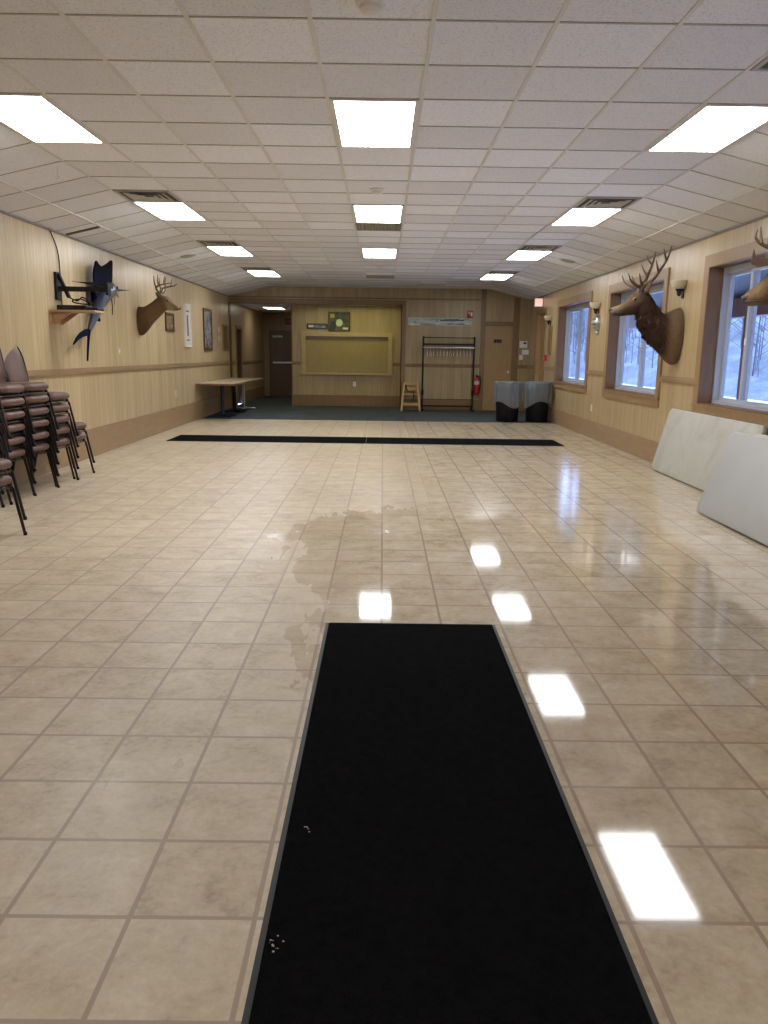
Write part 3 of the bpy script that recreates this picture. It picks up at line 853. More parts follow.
m = MB(); m.tube([(-.13, -.158, .66), (-.12, -.165, .58), (-.08, -.165, .50), (0, -.165, .475), (.06, -.165, .49)], .012); m.tube([(.06, -.165, .49), (.07, -.165, .36), (.05, -.162, .28)], .010); m.build('strap', 'black_metal', t, True)

# ================================================================== BINS
def bin_(x, y, label, seed):
    r_ = random.Random(seed)
    t = thing('trash_bin', label, 'trash bin', (x, y, .004), 0, 'black bins with clear liners')
    m = MB(); m.lathe([(.225, 0), (.232, .01), (.262, .55), (.275, .78), (.292, .79), (.292, .83), (.268, .83), (.255, .70), (.225, .03), (.0, .03)], n=36, cap=True); m.build('bin_body', 'bin', t, True)
    m = MB(); rs = []
    for i, (rad, z) in enumerate(((.235, .30), (.255, .62), (.286, .845), (.300, .858), (.312, .845), (.309, .72), (.308, .56), (.306, .44), (.300, .38))):
        ring = []
        for k in range(48):
            a = 2*PI*k/48; w = 0 if i < 3 else (math.sin(a*7+seed)*.010 + math.sin(a*13+seed*2)*.007 + r_.uniform(-.005, .005))*min(1, (i-2)/3)
            hem = (.07*math.sin(a*2 + seed) + .04*math.sin(a*3+seed*1.7)) if i >= 6 else 0
            ring.append(((rad+w)*math.cos(a), (rad+w)*math.sin(a), z + hem*(i-5)/3*.8))
        rs.append(ring)
    m.rings(rs, False); m.build('bin_liner', 'liner', t, True, 80)
bin_(2.725, 17.12, 'black round trash bin with white liner in front of the restroom door', 1)
bin_(3.378, 17.15, 'black round trash bin with white liner against the window wall', 4)

# ================================================================== FIRE EXTINGUISHER, ALARM, EXIT SIGNS
t = thing('fire_extinguisher', 'red fire extinguisher on the far wall beside the coat rack', 'fire extinguisher', (2.405, YH-.10, .43))
m = MB(); m.lathe([(.0, .0), (.055, .0), (.068, .012), (.070, .03), (.070, .36), (.060, .40), (.030, .425), (.022, .44)], n=24); cy = m.build('cylinder_body', 'red', t, True)
m = MB(); m.lathe([(.0705, .245), (.0712, .25), (.0712, .33), (.0705, .335)], n=24, cap=False); m.build('paper_label', 'white_paint', cy, True)
m = MB(); m.lathe([(.024, .435), (.024, .475), (.012, .48)], n=14); m.bar((-.01, .02, .49), (-.02, -.09, .515), .018, .012); m.bar((-.01, .02, .475), (-.02, -.08, .462), .018, .012); m.build('valve_handle', 'black_metal', t)
m = MB(); m.tube(crom([(.02, 0, .46), (.085, -.01, .45), (.095, -.01, .32), (.088, -.01, .18), (.080, -.01, .10)], 4), .010); m.build('hose', 'black_metal', t, True)
m = MB(); m.box(-.03, .066, .22, .03, .10, .40); m.build('wall_bracket', 'black_metal', t)
t = thing('fire_alarm', 'red fire alarm strobe high on the far wall above the coat rack', 'fire alarm', (2.185, YH, 2.42), 0)
m = MB(); m.box(-.075, -.05, -.085, .075, 0, .085, .008); m.build('alarm_body', 'red', t, True)
m = MB(); m.box(-.05, -.068, .005, -.012, -.049, .055, .005); m.build('strobe_lens', 'white_plastic', t, True)
m = MB(); m.box(.01, -.054, -.05, .055, -.049, .05); m.build('horn_grille', 'white_paint', t)
EXIT_W = emit('exit sign face', (.75, .10, .06), .25); EXIT_L = emit('exit sign letters', (1, .25, .18), 2.0)
def exit_sign(loc, rz, label, w=.19, h=.12, glow=None, letters=None):
    t = thing('exit_sign', label, 'exit sign', loc, rz)
    m = MB(); m.box(-w, -.045, -h, w, 0, h, .006); m.build('sign_housing', 'white_paint', t, True)
    m = MB(); m.box(-w+.015, -.05, -h+.015, w-.015, -.044, h-.015); sf = m.build('sign_face', glow or EXIT_W, t)
    text('exit_lettering', 'EXIT', w*.72, letters or EXIT_L, sf, (0, -.052, 0), (PI/2, 0, 0))
    return t
exit_sign((-3.02, YE-.002, 2.40), 0, 'red EXIT sign above the brown door at the end of the corridor', .2, .13, plain('exit red', sr(120, 26, 22), .4), plain('exit pale', sr(196, 120, 110), .4))
exit_sign((XR-.105, 18.80, 2.63), 0, 'lit red and white EXIT sign over the side door by the window wall', .10, .10, emit('exit pale face', (1.0, .55, .48), .8), emit('exit red letters', (1.0, .05, .03), 1.2))

# ================================================================== FAR WALL: plaque, thermostat, switches, pictures
t = thing('door_plaque', 'small dark plaque on the tan restroom door', 'sign', (2.92, YH+.052, 1.765))
m = MB(); m.box(-.10, -.016, -.045, .10, 0, .045, .004); m.build('plaque_board', 'black_frame', t)
m = MB(); m.box(-.17, -.006, -.075, .17, 0, .075); m.build('plaque_backing', 'door', t)
t = thing('thermostat', 'white thermostat box on the far wall right of the restroom door', 'thermostat', (3.565, YH, 1.69))
m = MB(); m.box(-.10, -.035, -.085, .10, 0, .085, .01); m.build('thermostat_case', 'white_plastic', t, True)
m = MB(); m.box(.0, -.038, .01, .07, -.034, .055); m.build('thermostat_screen', 'vent_dark', t)
def plate(name, x, y, z, rz, label, cat, w=.04, h=.06, grp=None, kind='switch'):
    t = thing(name, label, cat, (x, y, z), rz, grp)
    m = MB(); m.box(-w, -.008, -h, w, -.0005, h, .003); m.build('cover_plate', 'white_plastic', t)
    if kind == 'switch':
        m = MB(); m.box(-.008, -.018, -.014, .008, -.007, .016); m.build('toggle', 'white_plastic', t)
    else:
        for s in (-1, 1):
            m = MB(); m.box(-.016, -.0105, s*.024-.014, .016, -.007, s*.024+.014, .003); m.build('receptacle', 'grille_grey', t)
    return t
plate('light_switch', 3.63, YH, 1.50, 0, 'pair wide white switch plate below the thermostat', 'switch', .09, .06)
plate('light_switch', 3.52, YH, 1.37, 0, 'single small white switch plate low beneath the thermostat', 'switch', .045, .06)
plate('wall_outlet', XL, 11.80, 1.40, PI/2, 'small white wall plate between the sailfish and the deer head', 'outlet', .03, .045, kind='o')
plate('wall_outlet', XL, 14.9, .62, PI/2, 'white outlet low on the panelling under the brown framed picture', 'outlet', kind='o')
plate('wall_outlet', XR, 13.95, .52, -PI/2, 'white outlet low on the panelling between two window casings', 'outlet', kind='o')
plate('wall_outlet', -.76, YA, .60, 0, 'white outlet under the counter shutter', 'outlet', kind='o')

def picture_mat(name, stops, scale, stretch=(1, 1, 1), dist=1.0):
    m = M(name, .25); co = m.mapping(m.coord(), stretch)
    m.put('Base Color', m.ramp(m.noise(co, scale, 4, .6, dist), stops)); return m.m
PIC = {
 'dark': picture_mat('dim print', [(.3, sr(26, 22, 18)), (.45, sr(64, 56, 34)), (.6, sr(112, 104, 60)), (.7, sr(40, 36, 30))], 5),
 'sepia': picture_mat('sepia print', [(.35, sr(96, 76, 62)), (.5, sr(168, 146, 120)), (.65, sr(70, 56, 52))], 9),
 'grey': picture_mat('grey collage', [(.35, sr(84, 90, 96)), (.5, sr(132, 136, 138)), (.65, sr(168, 166, 158))], 9, (1, 1, .6)),
 'olive': picture_mat('olive print', [(.35, sr(92, 80, 56)), (.5, sr(124, 110, 78)), (.65, sr(78, 68, 50))], 7),
 'pano': picture_mat('panorama print', [(.34, sr(84, 100, 94)), (.46, sr(156, 170, 162)), (.60, sr(196, 202, 194))], 4, (.8, 1, 5), 1.5),
 'navy': plain('navy print', sr(44, 40, 76), .3, 0, 20, .4), 'paper': plain('white paper', sr(216, 212, 200), .5, 0, 6, .04),
 'yellow': plain('yellow print', sr(170, 158, 60), .4, 0, 20, .3), 'pale': plain('pale green print', sr(196, 206, 170), .4, 0, 8, .15),
 'dkgreen': plain('dark green print', sr(32, 48, 44), .4, 0, 20, .2),
}
def picture(name, loc, rz, w, h, label, frame, art, fw=.025, depth=.025, cat='picture', marks=()):
    """Faces local -Y; w, h overall size; marks: (x0, z0, x1, z1, material) flat printed areas."""
    t = thing(name, label, cat, loc, rz)
    m = MB(); a, b = w/2, h/2
    for q in ((-a, -b, -a+fw, b), (a-fw, -b, a, b), (-a+fw, -b, a-fw, -b+fw), (-a+fw, b-fw, a-fw, b)): m.box(q[0], -depth, q[1], q[2], -.001, q[3], .003)
    m.build('picture_border', frame, t)
    m = MB(); m.box(-a+fw, -depth*.5, -b+fw, a-fw, -.001, b-fw); pr = m.build('picture_print', art, t)
    for k, (x0, z0, x1, z1, mm) in enumerate(marks):
        m = MB()
        if x1 is None:
            m.lathe([(z1, 0), (z1, .0015)], n=24); m.xf(Matrix.Translation((x0, -depth*.5, z0)) @ Matrix.Rotation(PI/2, 4, 'X'))
        else: m.box(x0, -depth*.5-.0015, z0, x1, -depth*.5, z1)
        m.build('print_detail', mm, pr)
    return t
picture('framed_picture', (-1.175, YA, 2.235), 0, .58, .50, 'square dark framed print under a yellow light above the counter shutter', 'black_frame', PIC['dark'], .022, .03,
        marks=[(.0, -.03, None, .095, PIC['pale']), (-.24, .10, -.12, .20, PIC['yellow']), (.10, -.20, .24, -.15, PIC['pale']), (-.24, -.19, -.08, .02, PIC['dkgreen']), (-.10, .12, .20, .16, PIC['dkgreen']), (.15, -.12, .19, .10, PIC['dkgreen'])])
picture('wall_plaque', (-1.76, YA, 2.105), 0, .56, .145, 'narrow dark plaque with pale letters left of the square dark print', 'black_frame', PIC['navy'], .014, .022, 'plaque',
        marks=[(-.23, -.025, -.10, .03, PIC['paper']), (-.08, -.01, .22, .02, PIC['grey']), (-.08, -.035, .22, -.022, PIC['grey'])])
t = picture('panorama_picture', (1.43, YH, 2.225), 0, 1.60, .19, 'long narrow panorama picture above the coat rack', PIC['pale'], PIC['pano'], .006, .018, 'picture',
        marks=[(.0, .02, .60, .055, PIC['dkgreen']), (.18, -.06, .62, -.04, PIC['dkgreen']), (-.76, -.085, -.50, -.055, PIC['paper'])])

# --- left wall pictures (face +X)
FL = PI/2
picture('framed_picture', (XL, 14.62, 1.925), FL, .56, .33, 'small brown framed picture below the deer head', 'brown_frame', PIC['sepia'], .05, .03)
picture('framed_picture', (XL, 15.93, 1.91), FL, .46, .83, 'tall white framed certificate with dark lettering beside the deer head', 'white_paint', PIC['paper'], .03, .045,
        marks=[(-.06, -.20, .05, .20, PIC['navy']), (-.12, .26, .12, .29, PIC['grey']), (-.10, -.30, .10, -.27, PIC['navy'])])
picture('framed_picture', (XL, 17.75, 1.88), FL, .80, .91, 'large brown framed grey collage on the chair side wall', 'brown_frame', PIC['grey'], .055, .035)
picture('framed_picture', (XL, 19.72, 1.75), FL, .66, .62, 'dim tan framed picture nearest the corridor on the chair side wall', 'gold_frame', PIC['olive'], .05, .035)
for z, w in ((1.93, 'upper'), (1.72, 'lower')):
    t = thing('wall_card', '%s of two small white cards between the brown collage and the dim picture' % w, 'card', (XL, 19.02, z), FL)
    m = MB(); m.box(-.07, -.010, -.055, .07, -.001, .055, .003); m.build('card_face', 'white_plastic', t)
# --- right wall picture (faces -X)
picture('framed_picture', (XR, 17.72, 1.75), -FL, .30, .62, 'narrow tan framed picture between the side door and the far window', 'gold_frame', PIC['olive'], .05, .03)
t = thing('alarm_switch', 'tiny red pull box beside the side door', 'pull box', (XR, 18.10, 1.37), -FL)
m = MB(); m.box(-.05, -.05, -.07, .05, 0, .07, .006); m.build('box_case', 'red', t)
m = MB(); m.box(-.035, -.058, -.02, .035, -.05, .005); m.build('pull_bar', 'white_paint', t)

# ================================================================== SCONCES AND ROUND PLAQUE
def sconce(y, z, label):
    t = thing('wall_sconce', label, 'sconce', (XR, y, z), 0, 'bowl sconces on the window wall')
    prof = [(.020, -.095), (.060, -.085), (.098, -.050), (.118, .0), (.122, .012), (.114, .012), (.092, -.042), (.055, -.074), (.0, -.082)]
    m = MB(); m.lathe([(r*.95, zz) for r, zz in prof], (-.055, 0, 0), 32)
    for v in m.bm.verts: v.co.x = min(v.co.x, -.004)
    m.build('glass_bowl', 'bowl', t, True, 60)
    m = MB()
    m.lathe([(.012, -.175), (.022, -.16), (.032, -.12), (.054, -.082), (.020, -.088)], (-.055, 0, 0), 16)
    for v in m.bm.verts: v.co.x = min(v.co.x, -.006)
    m.build('sconce_arm', 'dark_metal', t, True)
    m = MB(); m.box(-.016, -.030, -.20, -.001, .030, -.09, .005); m.build('back_plate', 'dark_metal', t)
sconce(10.02, 2.335, 'frosted bowl sconce above the elk shoulders')
sconce(13.88, 2.31, 'frosted bowl sconce over the pewter plaque between two windows')
sconce(17.78, 2.27, 'frosted bowl sconce above the narrow framed picture by the side door')
t = thing('wall_plaque', 'oval pewter relief plaque under the sconce between two windows', 'plaque', (XR, 13.85, 1.985), -FL)
m = MB(); N = 28
def ov(r, d): return [(.125*r*math.cos(2*PI*k/N), d, .15*r*math.sin(2*PI*k/N)) for k in range(N)]
m.rings([ov(1, -.001), ov(1, -.03), ov(.92, -.055), ov(.84, -.045), ov(.55, -.085), ov(.2, -.11)]); m.build('relief_disc', 'pewter', t, True, 50)
m = MB()
for z in (-.06, .0, .06): m.box(-.07, -.115, z-.012, .07, -.02, z+.012, .008)
m.box(-.05, -.05, -.20, .05, -.001, -.14, .01); m.build('relief_band', 'chrome', t, True)

# ================================================================== MOUNTED HEADS
def lerp3(a, b, t): return tuple(p + (q-p)*t for p, q in zip(a, b))
def head_body(rings, parent, name, k=7, n=40, egg=.10, shag=.008):
    """Loft a neck-and-head skin; rings: (top_u, top_z, bottom_u, bottom_z, half width, colour top, colour bottom)."""
    rows = crom([(r[0], r[1], r[2], r[3], r[4], *r[5], *r[6], r[7] if len(r) > 7 else 0.0) for r in rings], k)
    m = MB(); rs = []; cols = []
    for q in rows:
        tu, tz, bu, bz, w = q[:5]; ct, cb = q[5:8], q[8:11]
        cu, cz, au, az = (tu+bu)/2, (tz+bz)/2, (tu-bu)/2, (tz-bz)/2
        ring = []
        for i in range(n):
            a = 2*PI*i/n; c, s = math.cos(a), math.sin(a)
            e = math.copysign(abs(s)**.9, s)
            sh = shag*q[11]*(1 - .6*c)
            du, dz, dv = RND.gauss(0, sh), RND.gauss(-sh*.6, sh), RND.gauss(0, sh)
            ring.append((max(.002, cu + au*c + du), w*e*(1 + egg*c) + dv, cz + az*c + dz)); cols.append(lerp3(cb, ct, (c+1)/2))
        rs.append(ring)
    last = rs[-1]; cc = [sum(p[j] for p in last)/n for j in range(3)]
    rs.append([(cc[0] + (p[0]-cc[0])*.6 + .012, cc[1] + (p[1]-cc[1])*.6, cc[2] + (p[2]-cc[2])*.6) for p in last]); cols += cols[-n:]
    vr = m.rings(rs); m.bm.verts.index_update()
    o = m.build(name, 'fur', parent, True, 80)
    at = o.data.color_attributes.new('coat', 'FLOAT_COLOR', 'POINT')
    for i, c in enumerate(cols): at.data[i].color = (*c, 1)
    return o
def ear(parent, base, d, L, w, col, mirror):
    base = Vector((base[0], base[1]*mirror, base[2])); d = Vector((d[0], d[1]*mirror, d[2])).normalized()
    side = d.cross(Vector((1, 0, 0))).normalized(); nrm = side.cross(d).normalized()
    m = MB(); rs = []
    for t, f in ((0, .35), (.15, .62), (.4, 1), (.65, .86), (.85, .5), (1, .08)):
        c = base + d*L*t
        rs.append([c + side*(w*f*math.cos(a)) + nrm*(.30*w*f*math.sin(a) - .18*w*f*math.cos(2*a)) for a in (2*PI*i/14 for i in range(14))])
    m.rings(rs); o = m.build('ear', 'fur', parent, True, 80)
    at = o.data.color_attributes.new('coat', 'FLOAT_COLOR', 'POINT')
    for v in at.data: v.color = (*col, 1)
    return o
def antler(parent, strands, mirror, mat='antler', palms=()):
    m = MB()
    for pts, r0, r1 in strands:
        pp = crom([(p[0], p[1]*mirror, p[2]) for p in pts], 5); N = len(pp)
        r0 *= 1.3; r1 *= 1.2
        m.tube(pp, [r0 + (r1-r0)*(i/(N-1))**1.1 for i in range(N)], 9)
    for poly, v0, v1 in palms:
        a, b = sorted((v0*mirror, v1*mirror)); n0 = len(m.bm.verts)
        m.prism(poly, a, b, 'y')
    return m.build('antler', mat, parent, True, 50)
def face(parent, eye, er, nostril, nr, nose_c, nose_s, mouth):
    for s in (-1, 1):
        m = MB(); m.ball((eye[0], eye[1]*s, eye[2]), er, 1, .8, 1, 14); ey = m.build('eye', 'black_gloss', parent, True)
        m = MB(); m.tube([(eye[0]+er*1.25*math.cos(q*PI/8), (eye[1]-er*.12)*s, eye[2]+er*.95*math.sin(q*PI/8)) for q in range(16)], er*.16, 6, False, True); m.build('eye_rim', 'eye_rim', ey, True)
        m = MB(); m.ball((nostril[0], nostril[1]*s, nostril[2]), nr, 1.3, .6, 1, 12); m.build('nostril', 'mouth', parent, True)
    m = MB(); m.ball(nose_c, 1, *nose_s, 16); m.build('nose_pad', 'nose', parent, True)
    m = MB(); pts = [(p[0], p[1], p[2]) for p in mouth] + [(p[0], -p[1], p[2]) for p in reversed(mouth)]
    m.tube(crom(pts, 3), .006, 6); m.build('mouth_line', 'mouth', parent, True)

dk, br, tn, fa, mz = sr(66, 47, 34), sr(76, 57, 42), sr(128, 106, 82), sr(108, 87, 66), sr(146, 126, 102)
elk = thing('elk_head_mount', 'brown elk shoulder mount with tall antlers on the window wall by the middle window', 'mounted elk head', (XR, 10.1, 0), PI)
head_body([(.005, 2.03, .005, 1.33, .225, tn, tn), (.06, 2.01, .06, 1.325, .235, tn, tn), (.13, 1.975, .14, 1.38, .225, tn, tn), (.21, 1.955, .22, 1.48, .200, br, br, .5), (.30, 2.055, .37, 1.60, .165, dk, dk, 1.0),
    (.375, 2.155, .495, 1.785, .135, dk, dk, 1.0), (.455, 2.232, .548, 1.925, .118, br, dk, .4), (.585, 2.195, .632, 1.925, .108, fa, br), (.703, 2.085, .735, 1.915, .082, fa, br), (.790, 2.040, .805, 1.918, .066, mz, fa), (.845, 2.022, .850, 1.925, .054, mz, mz), (.868, 2.005, .868, 1.945, .040, mz, mz)], elk, 'neck_and_head')
for s in (-1, 1):
    ear(elk, (.480, .085, 2.185), (-.16, .62, .72), .19, .055, fa, s)
    antler(elk, [([(.52, .045, 2.20), (.505, .07, 2.275), (.42, .15, 2.345), (.36, .215, 2.45), (.295, .265, 2.59), (.265, .285, 2.725)], .025, .006),
                 ([(.515, .055, 2.255), (.60, .085, 2.285), (.675, .12, 2.335), (.715, .135, 2.42)], .018, .004),
                 ([(.505, .07, 2.275), (.555, .12, 2.335), (.585, .15, 2.42)], .017, .004),
                 ([(.37, .205, 2.43), (.405, .245, 2.49), (.435, .265, 2.57)], .014, .004),
                 ([(.305, .26, 2.57), (.345, .30, 2.63), (.365, .315, 2.69)], .012, .003)], s)
face(elk, (.595, .096, 2.115), .022, (.858, .038, 1.99), .012, (.874, 0, 1.985), (.014, .034, .026), [(.74, .076, 1.955), (.81, .062, 1.948), (.872, .030, 1.952)])

m = MB(); rf = random.Random(5)
for k in range(260):                          # shaggy throat mane
    t_ = rf.random(); a = rf.uniform(-1.15, 1.15)
    p0, p1 = (.545, 1.915), (.235, 1.50)
    u = p0[0] + (p1[0]-p0[0])*t_; z = p0[1] + (p1[1]-p0[1])*t_
    w = .10 + .085*t_
    u += -.02 + .05*math.sin(PI*t_)*-.2; lift = (1-math.cos(a))*.55
    b = Vector((u - lift*.10, w*math.sin(a), z + lift*.16)); L = rf.uniform(.035, .075)
    d = Vector((.30 + rf.uniform(-.3, .3), .35*math.sin(a) + rf.uniform(-.2, .2), -1)).normalized()
    m.tube([b - d*.02, b + d*L*.5, b + d*L], [.006, .0045, .0006], 5)
MT['mane'] = plain('dark mane hair', sr(64, 46, 33), .85, 0, 30, .3)
m.build('mane_fur', 'mane', elk, True)
gb, gl, wh = sr(104, 80, 56), sr(128, 102, 72), sr(176, 156, 128)
deer = thing('deer_head_mount', 'whitetail deer shoulder mount on the panelled wall beyond the sailfish', 'mounted deer head', (XL, 12.86, 0), 0)
head_body([(.005, 2.10, .005, 1.65, .150, gb, gb), (.05, 2.095, .05, 1.655, .165, gb, gb), (.11, 2.105, .125, 1.725, .160, gb, gb), (.20, 2.16, .22, 1.84, .130, gb, gl), (.30, 2.235, .36, 1.975, .098, gb, gl),
    (.37, 2.275, .435, 2.045, .086, gb, gl), (.47, 2.250, .487, 2.045, .076, gl, wh), (.555, 2.170, .562, 2.035, .052, gl, wh), (.62, 2.120, .625, 2.045, .042, gl, wh), (.648, 2.098, .650, 2.055, .030, wh, wh)], deer, 'neck_and_head')
for s in (-1, 1):
    ear(deer, (.375, .065, 2.235), (-.30, .75, .42), .15, .046, gb, s)
    antler(deer, [([(.385, .035, 2.25), (.36, .055, 2.30), (.325, .13, 2.375), (.40, .205, 2.415), (.52, .195, 2.44), (.585, .14, 2.465)], .018, .005),
                  ([(.33, .125, 2.37), (.305, .145, 2.45), (.300, .155, 2.56)], .012, .003), ([(.385, .195, 2.41), (.375, .215, 2.49), (.385, .22, 2.575)], .012, .003),
                  ([(.47, .205, 2.43), (.475, .215, 2.49), (.49, .215, 2.55)], .010, .003), ([(.362, .055, 2.30), (.40, .07, 2.34), (.415, .075, 2.39)], .010, .003)], s, 'antler_tip')
face(deer, (.475, .070, 2.185), .016, (.640, .020, 2.088), .008, (.656, 0, 2.082), (.012, .026, .020), [(.57, .050, 2.062), (.62, .040, 2.062), (.655, .018, 2.060)])

cb = thing('caribou_head_mount', 'tan caribou shoulder mount with palmate antlers at the photo edge by the nearest window', 'mounted caribou head', (XR, 6.6, 0), PI)
ca, cd, ce = sr(132, 106, 76), sr(152, 128, 94), sr(92, 70, 48)
head_body([(.005, 2.10, .005, 1.25, .24, cd, cd), (.06, 2.09, .06, 1.25, .25, cd, cd), (.15, 2.07, .16, 1.33, .235, cd, cd), (.27, 2.12, .31, 1.52, .185, cd, cd), (.36, 2.22, .42, 1.70, .150, ca, cd), (.44, 2.265, .50, 1.80, .135, ca, cd),
    (.53, 2.180, .56, 1.84, .115, ce, ca), (.60, 2.070, .62, 1.845, .092, ce, ca), (.68, 1.995, .69, 1.835, .080, ca, cd), (.735, 1.952, .735, 1.838, .070, ca, cd), (.762, 1.922, .76, 1.86, .050, cd, cd)], cb, 'neck_and_head')
for s in (-1, 1):
    ear(cb, (.42, .095, 2.20), (-.45, .70, .30), .13, .045, ca, s)
    antler(cb, [([(.48, .05, 2.22), (.46, .07, 2.31), (.36, .16, 2.38), (.27, .30, 2.47), (.26, .42, 2.58), (.36, .50, 2.68)], .024, .008),
                ([(.42, .11, 2.345), (.47, .16, 2.325), (.53, .19, 2.325), (.60, .20, 2.36), (.635, .20, 2.40)], .018, .008),
                ([(.633, .20, 2.395), (.630, .205, 2.43), (.616, .21, 2.465)], .008, .003), ([(.585, .195, 2.35), (.590, .20, 2.41), (.598, .205, 2.485)], .013, .003),
                ([(.525, .19, 2.325), (.515, .21, 2.39), (.52, .22, 2.455)], .012, .003)] + ([([(.475, .055, 2.26), (.52, .05, 2.245), (.59, .035, 2.195)], .017, .016)] if s > 0 else [([(.475, .055, 2.26), (.53, .06, 2.25), (.58, .065, 2.29)], .015, .004)]), s, 'antler',
           [([(.575, 2.19), (.61, 2.150), (.69, 2.138), (.745, 2.158), (.758, 2.19), (.745, 2.275), (.722, 2.205), (.690, 2.200), (.66, 2.222), (.640, 2.205), (.615, 2.265), (.598, 2.215)], .024, .044)] if s > 0 else ())
face(cb, (.475, .128, 2.135), .021, (.752, .042, 1.905), .014, (.772, 0, 1.895), (.012, .040, .026), [(.66, .078, 1.872), (.72, .070, 1.868), (.772, .030, 1.868)])

# ================================================================== SAILFISH
def make_fishskin():
    m = M('sailfish skin', .3, 0, .45)
    at = m.n.new('ShaderNodeVertexColor'); at.layer_name = 'coat'
    f = m.noise(m.coord(), 26, 3); m.put('Base Color', m.mix(1.0, at.outputs[0], m.ramp(f, [(.3, (.75, .75, .78)), (.7, (1.15, 1.15, 1.15))]), 'MULTIPLY'))
    return m.m
MT['fishskin'] = make_fishskin()
def make_sail():
    m = M('sailfish sail', .8, 0, .05); x, y, z = m.xyz(m.coord())
    sp = m.noise(m.coord(), 16, 2); t = m.smooth(z, .25, .75)
    base = m.mix(t, sr(16, 22, 50), sr(9, 8, 9))
    m.put('Base Color', m.mix(m.smooth(sp, .60, .66), base, sr(16, 18, 30))); m.bump(m.noise(m.mapping(m.coord(), (1, 60, 3)), 2, 2), .4, .01); return m.m
MT['sail'] = make_sail()
fish = thing('sailfish', 'blue mounted sailfish with a raised dark sail on the panelled wall', 'mounted sailfish', (XL, 11.0, 1.9), 0)
fx = lambda y, z, x=.13: (x, y-11.0, z-1.9)
spine = [(11.47, 2.235, .018), (11.38, 2.235, .055), (11.25, 2.235, .105), (11.08, 2.205, .142), (10.88, 2.135, .145), (10.70, 2.02, .125), (10.56, 1.90, .100), (10.45, 1.80, .075), (10.36, 1.72, .055), (10.28, 1.655, .034)]
sp = crom(spine, 4); m = MB(); rs = []; cols = []; n = 20
for i, (y, z, r) in enumerate(sp):
    a, b = sp[max(i-1, 0)], sp[min(i+1, len(sp)-1)]
    d = Vector((0, b[0]-a[0], b[1]-a[1])).normalized(); up = Vector((0, -d.z, d.y))
    if up.z < 0: up = -up
    if d.y < 0 and abs(d.z) > .3: up = Vector((0, d.z, -d.y)); up = up if up.y < 0 else -up
    ring = []
    for k in range(n):
        t = 2*PI*k/n; r_f = r*.82; ring.append(Vector(fx(y, z)) + up*(r_f*math.cos(t)) + Vector((1, 0, 0))*(r*.62*math.sin(t)))
        c = math.cos(t); cols.append(lerp3(sr(126, 134, 138), lerp3(sr(58, 70, 96), sr(16, 20, 38), max(0, c)), min(1, max(0, c*1.6+.75))))
    rs.append(ring)
m.rings(rs); o = m.build('fish_body', 'fishskin', fish, True, 80)
at = o.data.color_attributes.new('coat', 'FLOAT_COLOR', 'POINT')
for i, c in enumerate(cols): at.data[i].color = (*c, 1)
m = MB(); m.tube([fx(11.42, 2.245), fx(11.62, 2.258), fx(11.80, 2.268), fx(12.02, 2.280)], [.022, .014, .009, .003], 10); m.build('bill', 'nose', fish, True)
m = MB(); m.tube([fx(11.40, 2.20), fx(11.46, 2.175), fx(11.50, 2.145)], [.020, .014, .005], 8); m.build('lower_jaw', 'pewter', fish, True)
m = MB(); m.prism([(y-11.0, z-1.9) for y, z in crom([(10.60, 2.06), (10.56, 2.22), (10.555, 2.38), (10.61, 2.48), (10.68, 2.555), (10.76, 2.52), (10.86, 2.505), (11.0, 2.535), (11.15, 2.585), (11.29, 2.625), (11.275, 2.48), (11.25, 2.37), (11.20, 2.31), (11.0, 2.28), (10.82, 2.2)], 3)], .118, .140, 'x')
o = m.build('sail_fin', 'sail', fish, True, 40)
def fin(name, poly, x0, x1, mat='sail'):
    m = MB(); m.prism([(y-11.0, z-1.9) for y, z in poly], x0, x1, 'x'); return m.build(name, mat, fish, True, 40)
fin('tail_fin', [(10.30, 1.68), (10.16, 1.665), (9.98, 1.62), (9.84, 1.555), (9.73, 1.47), (9.86, 1.525), (10.02, 1.565), (10.17, 1.585), (10.27, 1.61), (10.31, 1.64)], .118, .142)
fin('tail_fin', [(10.25, 1.655), (10.225, 1.55), (10.19, 1.42), (10.16, 1.27), (10.205, 1.40), (10.25, 1.53), (10.29, 1.62), (10.29, 1.66)], .118, .142)
fin('anal_fin', [(10.62, 1.88), (10.70, 1.80), (10.66, 1.78), (10.52, 1.82)], .120, .140)
m = MB(); m.tube(crom([fx(11.02, 2.10, .19), fx(10.92, 1.99, .23), fx(10.84, 1.88, .25)], 4), [.006]*9, 6); m.tube(crom([fx(11.02, 2.10, .08), fx(10.94, 1.99, .05), fx(10.88, 1.90, .05)], 4), [.005]*9, 6); m.build('pelvic_fin', 'sail', fish, True)
m = MB(); m.rings([[fx(11.10, 2.17, .215), fx(11.08, 2.13, .215), fx(11.08, 2.13, .22), fx(11.10, 2.17, .22)], [fx(10.80, 2.02, .30), fx(10.79, 2.005, .30), fx(10.79, 2.005, .304), fx(10.80, 2.02, .304)]]); m.build('pectoral_fin', 'sail', fish)
m = MB(); m.ball(fx(11.27, 2.262, .198), .022, .5, 1, 1, 12); m.build('eye', 'black_gloss', fish, True)
m = MB(); m.box(.001, -.42, .12, .06, -.02, .32, .01); m.build('wall_mount', 'nose', fish)

